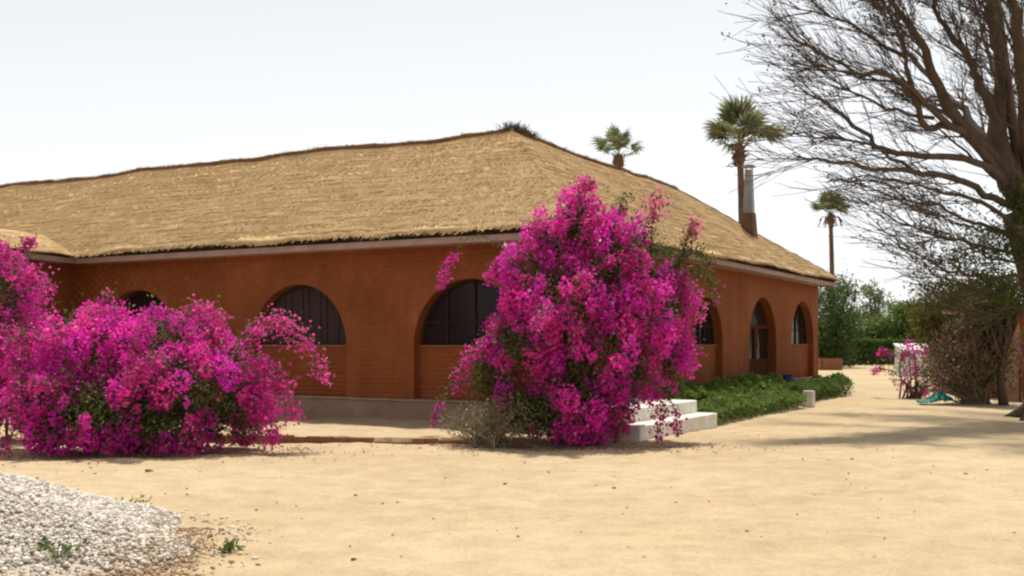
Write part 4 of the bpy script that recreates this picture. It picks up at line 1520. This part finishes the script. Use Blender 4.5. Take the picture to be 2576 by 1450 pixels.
q = P(2310, 925, 50)
ww = empty('white_box', (q[0], q[1], 0))
tag(ww, 'low white box with a sloping lid behind the thin pink flowering shrub', 'box')
x0, x1, y0, y1 = q[0] - .74, q[0] + .74, q[1] - .1, q[1] + 1.0
bx_ = [(x0, y0, -.05), (x1, y0, -.05), (x1, y1, -.05), (x0, y1, -.05), (x0, y0, 1.16), (x1, y0, 1.16), (x1, y1, 1.44), (x0, y1, 1.44)]
bf_ = [(0, 3, 2, 1), (4, 5, 6, 7), (0, 1, 5, 4), (1, 2, 6, 5), (2, 3, 7, 6), (3, 0, 4, 7)]
mesh_py('body', bx_, bf_, M['white'], ww)
lx_ = [(x0 - .06, y0 - .08, 1.145), (x1 + .06, y0 - .08, 1.145), (x1 + .06, y1 + .05, 1.457), (x0 - .06, y1 + .05, 1.457)]
mesh_py('lid', lx_ + [(a_, b_, c_ + .05) for a_, b_, c_ in lx_], bf_, M['white'], ww)

ob = empty('outbuilding', (11.9, 27.5, 0))
tag(ob, 'orange outbuilding with a pale porch pillar at the edge of the yard', 'building')
q = P(2515, 1000, 30)
MB().obox((q[0], 30.0, -.05), (6, .8, 0), (0, 3, 0), (0, 0, 2.45)).build('wall', M['wall'], ob)
MB().obox((q[0] - .25, 28.4, 2.42), (6.6, .8, 0), (0, 5, 0), (0, 0, .14)).build('roof_slab', M['pillar'], ob)
q = P(2548, 1000, 28.6)
mbp = MB()
mbp.obox((q[0] - .17, 28.6, -.05), (.34, 0, 0), (0, .34, 0), (0, 0, 2.46))
mbp.obox((q[0] - .23, 28.54, -.05), (.46, 0, 0), (0, .46, 0), (0, 0, .3))
mbp.obox((q[0] - .21, 28.56, 2.26), (.42, 0, 0), (0, .42, 0), (0, 0, .155))
mbp.build('pillar', M['pillar'], ob)

dry_shrub('dry_thicket', 'tangled brown dry thicket beside the orange outbuilding', [lobe(2440, 880, 27.5, 95, 85, .9), lobe(2390, 940, 27.3, 80, 50, .8), lobe(2495, 900, 27.5, 75, 100, .8), lobe(2440, 820, 27.6, 60, 45, .6)],
          P(2455, 1012, 27.6), 82, 300, 7000, .085, 'thicket', tint=(.62, .5, .42), twr=.011)


def thin_pink():
    lobs_ = [lobe(2270, 900, 30, 36, 40, .4), lobe(2310, 910, 30, 45, 38, .4), lobe(2255, 940, 30, 28, 35, .35), lobe(2330, 970, 30, 55, 28, .4)]
    bougainvillea('pink_shrub', 'thin crimson-pink flowering shrub before the low white box', P(2300, 1000, 30), lobs_, 70, 60, 500, 74, lambda p: .8, [], clump=(.09, .17), bract=.06, cane_n=22, nshort=6)


thin_pink()
# red blossoms hanging at the frame's edge from a climber on the outbuilding
bougainvillea('red_climber', 'small crimson climber hanging at the outbuilding corner below the bare tree', P(2590, 1005, 27.9), [lobe(2575, 700, 27.9, 22, 28, .3), lobe(2580, 850, 27.9, 16, 30, .25)], 16, 40, 200, 75, lambda p: 1.0, [], clump=(.1, .18), bract=.06, cane_n=8, nshort=0)

# teal sheet: crumpled plastic
tn2 = smooth_noise(150, 10, .6, 2.4)
q0 = P(2352, 1008, 27.3)
V, F = [], []
for i in range(17):
    for j in range(11):
        x = -.48 + .96 * i / 16; y = -.3 + .6 * j / 10
        h = .30 * math.exp(-((x - .12) / .30) ** 2 - (y / .25) ** 2) + .05 * abs(float(tn2(x * 3, y * 3)))
        V.append((q0[0] + x * (1 - .25 * j / 10), q0[1] + y, .01 + h))
for i in range(16):
    for j in range(10):
        a_ = i * 11 + j
        F.append((a_, a_ + 11, a_ + 12, a_ + 1))
ts_ = mesh_py('plastic_sheet', V, F, M['teal'], None, True)
sm_ = ts_.modifiers.new('thick', 'SOLIDIFY'); sm_.thickness = .006
tag(ts_, 'crumpled teal plastic sheet lying on the ground by the dry thicket', 'sheet')


# ------------------------------------------------------------------ gravel pile and small things on the sand
gc = np.array([-4.95, 8.35])
gn_ = smooth_noise(160, 12, .25, 1.0)


def pile_z(x, y):
    d = np.hypot((x - gc[0]) / 2.6, (y - gc[1]) / 2.0)
    ang = np.arctan2(y - gc[1], x - gc[0])
    d = d * (1 + .07 * np.sin(3 * ang + 1) + .05 * np.sin(7 * ang))
    h = .74 * np.clip(1 - d, 0, 1) ** 0.95
    return h * (1 + .06 * gn_(x, y))


N = 90
px_ = np.linspace(gc[0] - 3.1, gc[0] + 3.1, N); py_ = np.linspace(gc[1] - 2.3, gc[1] + 2.3, N)
gx, gy = np.meshgrid(px_, py_)
hz = pile_z(gx, gy)
gv = np.stack([gx, gy, hz - .022], -1).reshape(-1, 3)
ii = (np.arange(N - 1)[:, None] * N + np.arange(N - 1)[None, :]).ravel()
gp = empty('gravel_pile', (gc[0], gc[1], 0))
tag(gp, 'heap of white gravel spilling onto the sand in the near corner', 'gravel')
gp['kind'] = 'stuff'
gf_ = np.stack([ii, ii + 1, ii + N + 1, ii + N], -1)
keep_ = hz.reshape(-1)[ii] > .004
so_ = mesh_np('soil_core', gv, gf_[keep_], M['pebble'], gp, smooth=True, tint=np.array([.62, .54, .45]) * np.ones((len(gv), 3)))


def stones(n, fn, size, mat, parent, seed, tints, name):
    r = np.random.default_rng(seed)
    t = (1 + 5 ** .5) / 2
    ico = np.array([(-1, t, 0), (1, t, 0), (-1, -t, 0), (1, -t, 0), (0, -1, t), (0, 1, t), (0, -1, -t), (0, 1, -t), (t, 0, -1), (t, 0, 1), (-t, 0, -1), (-t, 0, 1)], float) / 1.9
    icf = np.array([(0, 11, 5), (0, 5, 1), (0, 1, 7), (0, 7, 10), (0, 10, 11), (1, 5, 9), (5, 11, 4), (11, 10, 2), (10, 7, 6), (7, 1, 8), (3, 9, 4), (3, 4, 2), (3, 2, 6), (3, 6, 8), (3, 8, 9), (4, 9, 5), (2, 4, 11), (6, 2, 10), (8, 6, 7), (9, 8, 1)])
    p = fn(r, n)
    n = len(p)
    sc = np.clip(r.lognormal(-.25, .42, (n, 1, 1)), .3, 2.2) * size * np.array([1, .8, .6]) * r.uniform(.75, 1.25, (n, 1, 3))
    q = ico[None] * sc * r.uniform(.85, 1.15, (n, 12, 1))
    a = r.uniform(0, 6.28, n); ca, sa = np.cos(a), np.sin(a)
    tl = r.normal(0, .4, n); ct, st__ = np.cos(tl), np.sin(tl)
    x, y, z = q[..., 0].copy(), q[..., 1].copy(), q[..., 2].copy()
    y, z = y * ct[:, None] - z * st__[:, None], y * st__[:, None] + z * ct[:, None]
    x, y = x * ca[:, None] - y * sa[:, None], x * sa[:, None] + y * ca[:, None]
    V = np.stack([x, y, z], -1) + p[:, None, :]
    F = icf[None] + (np.arange(n) * 12)[:, None, None]
    T = np.repeat(tints(r, p), 12, 0)
    o = mesh_np(name, V.reshape(-1, 3), F.reshape(-1, 3), mat, parent, tint=T)
    o['kind'] = 'stuff'
    return o


def on_pile(r, n):
    x = gc[0] + r.uniform(-3.0, 3.0, n); y = gc[1] + r.uniform(-2.2, 2.2, n)
    h = pile_z(x, y)
    d = 1 - h / .74
    ok = (h > .01) & ((d < .88) | (r.uniform(0, 1, n) < .45)) & (x > -4.9) 
    x, y, h = x[ok], y[ok], h[ok]
    return np.stack([x, y, h - .004 + r.uniform(-.008, .008, len(x))], -1)


def peb_t(r, p):
    n = len(p)
    t = r.uniform(.72, 1.08, (n, 1)) * np.ones((n, 3))
    t *= 1 - r.uniform(0, .12, (n, 1)) * np.array([.2, .8, 1.6])
    w = r.uniform(0, 1, n) < .14
    t[w] *= np.array([.70, .60, .50])
    w = r.uniform(0, 1, n) < .10
    t[w] *= np.array([.62, .62, .62])
    return t


stones(85000, on_pile, .0145, M['pebble'], gp, 161, peb_t, 'pebbles')


def fringe(r, n):
    a = r.uniform(-.9, 1.0, n); d = 1 + np.abs(r.normal(0, .08, n))
    x = gc[0] + 2.65 * d * np.cos(a); y = gc[1] + 1.9 * d * np.sin(a)
    return np.stack([x, y, ground_z(x, y) + .005], -1)


stones(160, fringe, .018, M['pebble'], gp, 162, lambda r, p: r.uniform(.5, 1.0, (len(p), 1)) * np.array([1, .88, .74]), 'scattered_pebbles')


def soil_fr(r, n):
    x = r.uniform(-3.3, -1.9, n) ; y = 7.0 + r.uniform(0, 1, n) * 2.0
    ok = r.uniform(0, 1, n) < np.exp(-((x + 2.62 + .12 * (y - 8)) / .30) ** 2)
    x, y = x[ok], y[ok]
    return np.stack([x, y, np.maximum(ground_z(x, y), pile_z(x, y) - .01) + .006], -1)


stones(4200, soil_fr, .014, M['pebble'], gp, 163, lambda r, p: r.uniform(.35, .9, (len(p), 1)) * np.array([.75, .53, .36]), 'soil_crumbs')


def sprout(label, x, y, n, h, seed, tint=(1, 1, 1), spread=.09):
    r = np.random.default_rng(seed)
    z0 = max(float(ground_z(x, y)), float(pile_z(np.array(x), np.array(y))) - .02)
    root = empty('weed', (x, y, z0))
    tag(root, label, 'weed')
    mb = MB()
    pts = []
    for i in range(n // 6):
        e = np.array([x, y, z0]) + np.array([r.normal(0, spread), r.normal(0, spread), r.uniform(.35, 1) * h])
        mb.tube([(x, y, z0 - .01), (np.array([x, y, z0]) + e) / 2 + Z * .02, e], [.004, .003, .002], 4)
        pts.append(e + r.normal(0, .02, (6, 3)))
    mb.build('stems', M['cane'], root)
    leaf_obj('leaves', r, np.concatenate(pts), .045, M['gleaf'], root, r.uniform(.6, 1.2, (len(pts) * 6, 1)) * np.array(tint), aspect=.5)


q = P(145, 1440, 7.35); sprout('green weed growing at the near foot of the gravel heap', q[0], q[1], 90, .08, 171, (.9, .85, .8), .09)
q = P(580, 1380, 8.15); sprout('small green weed on the sand beside the gravel heap', q[0], q[1], 54, .05, 172, (.8, .75, .7), .055)
q = P(330, 1300, 9.7); sprout('dry weed at the back foot of the gravel heap', q[0], q[1], 30, .06, 173, (1.5, 1.0, .8), .08)

# dry twig lying before the kerb
q = P(735, 1140, 15.15)
mb = MB()
r_ = np.random.default_rng(180)
for i in range(7):
    a = r_.uniform(0, 3.14)
    p0 = np.array([q[0] + r_.normal(0, .06), q[1] + r_.normal(0, .05), .01])
    mb.tube([p0, p0 + np.array([.10 * math.cos(a), .07 * math.sin(a), .07]), p0 + np.array([.2 * math.cos(a), .12 * math.sin(a), .02])], [.008, .006, .004], 5)
tag(mb.build('dry_twig', M['drytwig']), 'little curled dry twig on the sand before the kerb', 'twig')

# dark stones and clods lying about
import bmesh
bm = bmesh.new()
bmesh.ops.create_icosphere(bm, subdivisions=2, radius=1.0)
r_ = np.random.default_rng(190)
for vv_ in bm.verts:
    vv_.co *= 1 + .22 * math.sin(5 * vv_.co.x + 3 * vv_.co.y) * math.cos(4 * vv_.co.z + 2)
st_me = bpy.data.meshes.new('stone')
bm.to_mesh(st_me); bm.free()
st_me.materials.append(M['stone'])
spots = [(376, 1192, 1.5), (895, 1240, 1.0), (962, 1262, .9), (1000, 1260, .7), (1270, 1213, .9), (1500, 1213, .7), (1545, 1220, .9), (2143, 1158, .9), (890, 1405, 1.0), (650, 1408, 1.2),
         (560, 1170, .6), (240, 1195, .7), (1120, 1200, .5), (1380, 1180, .6), (1700, 1260, .5), (1880, 1330, .6), (2050, 1240, .6), (2300, 1290, .6), (2430, 1190, .7), (1250, 1330, .5), (760, 1300, .5), (1010, 1390, .5), (1620, 1400, .6), (2200, 1400, .6), (470, 1235, .5)]
for i, (px, py, s) in enumerate(spots):
    Y = EYE * FPX / (py - HY)
    q = P(px, py, Y)
    o = bpy.data.objects.new('small_stone', st_me)
    col.objects.link(o)
    s *= .021 * random.uniform(.8, 1.2) * (Y / 11)
    o.scale = (s * random.uniform(1.1, 1.7), s, s * .6)
    o.rotation_euler = (random.uniform(-.2, .2), random.uniform(-.2, .2), random.uniform(0, 6))
    o.location = (q[0], q[1], float(ground_z(q[0], q[1])) + s * .25)
    lab = {0: 'largest dark clod on the sand between gravel heap and broad low bush', 9: 'dark clod on the sand close to the weed by the gravel heap',
           7: 'dark clod out on the sand toward the bare tree shade'}.get(i, 'small dark stone lying alone on the open sand')
    tag(o, lab, 'stone', 'small stones scattered on the sand')
# fallen leaves and straw bits under the bushes and on the open sand
r_ = np.random.default_rng(195)
n = 260
x = r_.uniform(-8, 7, n); y = r_.uniform(8, 20, n)
k = np.concatenate([np.stack([x, y], -1), np.stack([r_.normal(1.1, 1.3, 800), r_.normal(15.9, .45, 800)], -1), np.stack([r_.normal(-5.4, 1.6, 800), r_.normal(14.8, .4, 800)], -1)])
pts = np.stack([k[:, 0], k[:, 1], ground_z(k[:, 0], k[:, 1]) + .012], -1)
d = rand_dirs(r_, len(pts)); d[:, 2] *= .12
cc_ = np.where(r_.uniform(0, 1, (len(pts), 1)) < .3, np.array([[1.6, .25, .8]]), np.array([[.8, .7, .6]])) * r_.uniform(.5, 1.2, (len(pts), 1))
V, F = leaf_quads(r_, pts, .035, aspect=.5, fold=.2, dirs=d)
V[:, 2] = np.maximum(V[:, 2], np.repeat(ground_z(k[:, 0], k[:, 1]), 4) + .003)
tag(mesh_np('leaf_litter', V, F, M['dleaf'], None, tint=np.repeat(cc_, 4, 0)), 'fallen petals and dry leaf crumbs strewn on the sand', 'litter', kind='stuff')
print('tris', sum(len(o.data.polygons) for o in scene.objects if o.type == 'MESH'), 'objects', len(scene.objects))
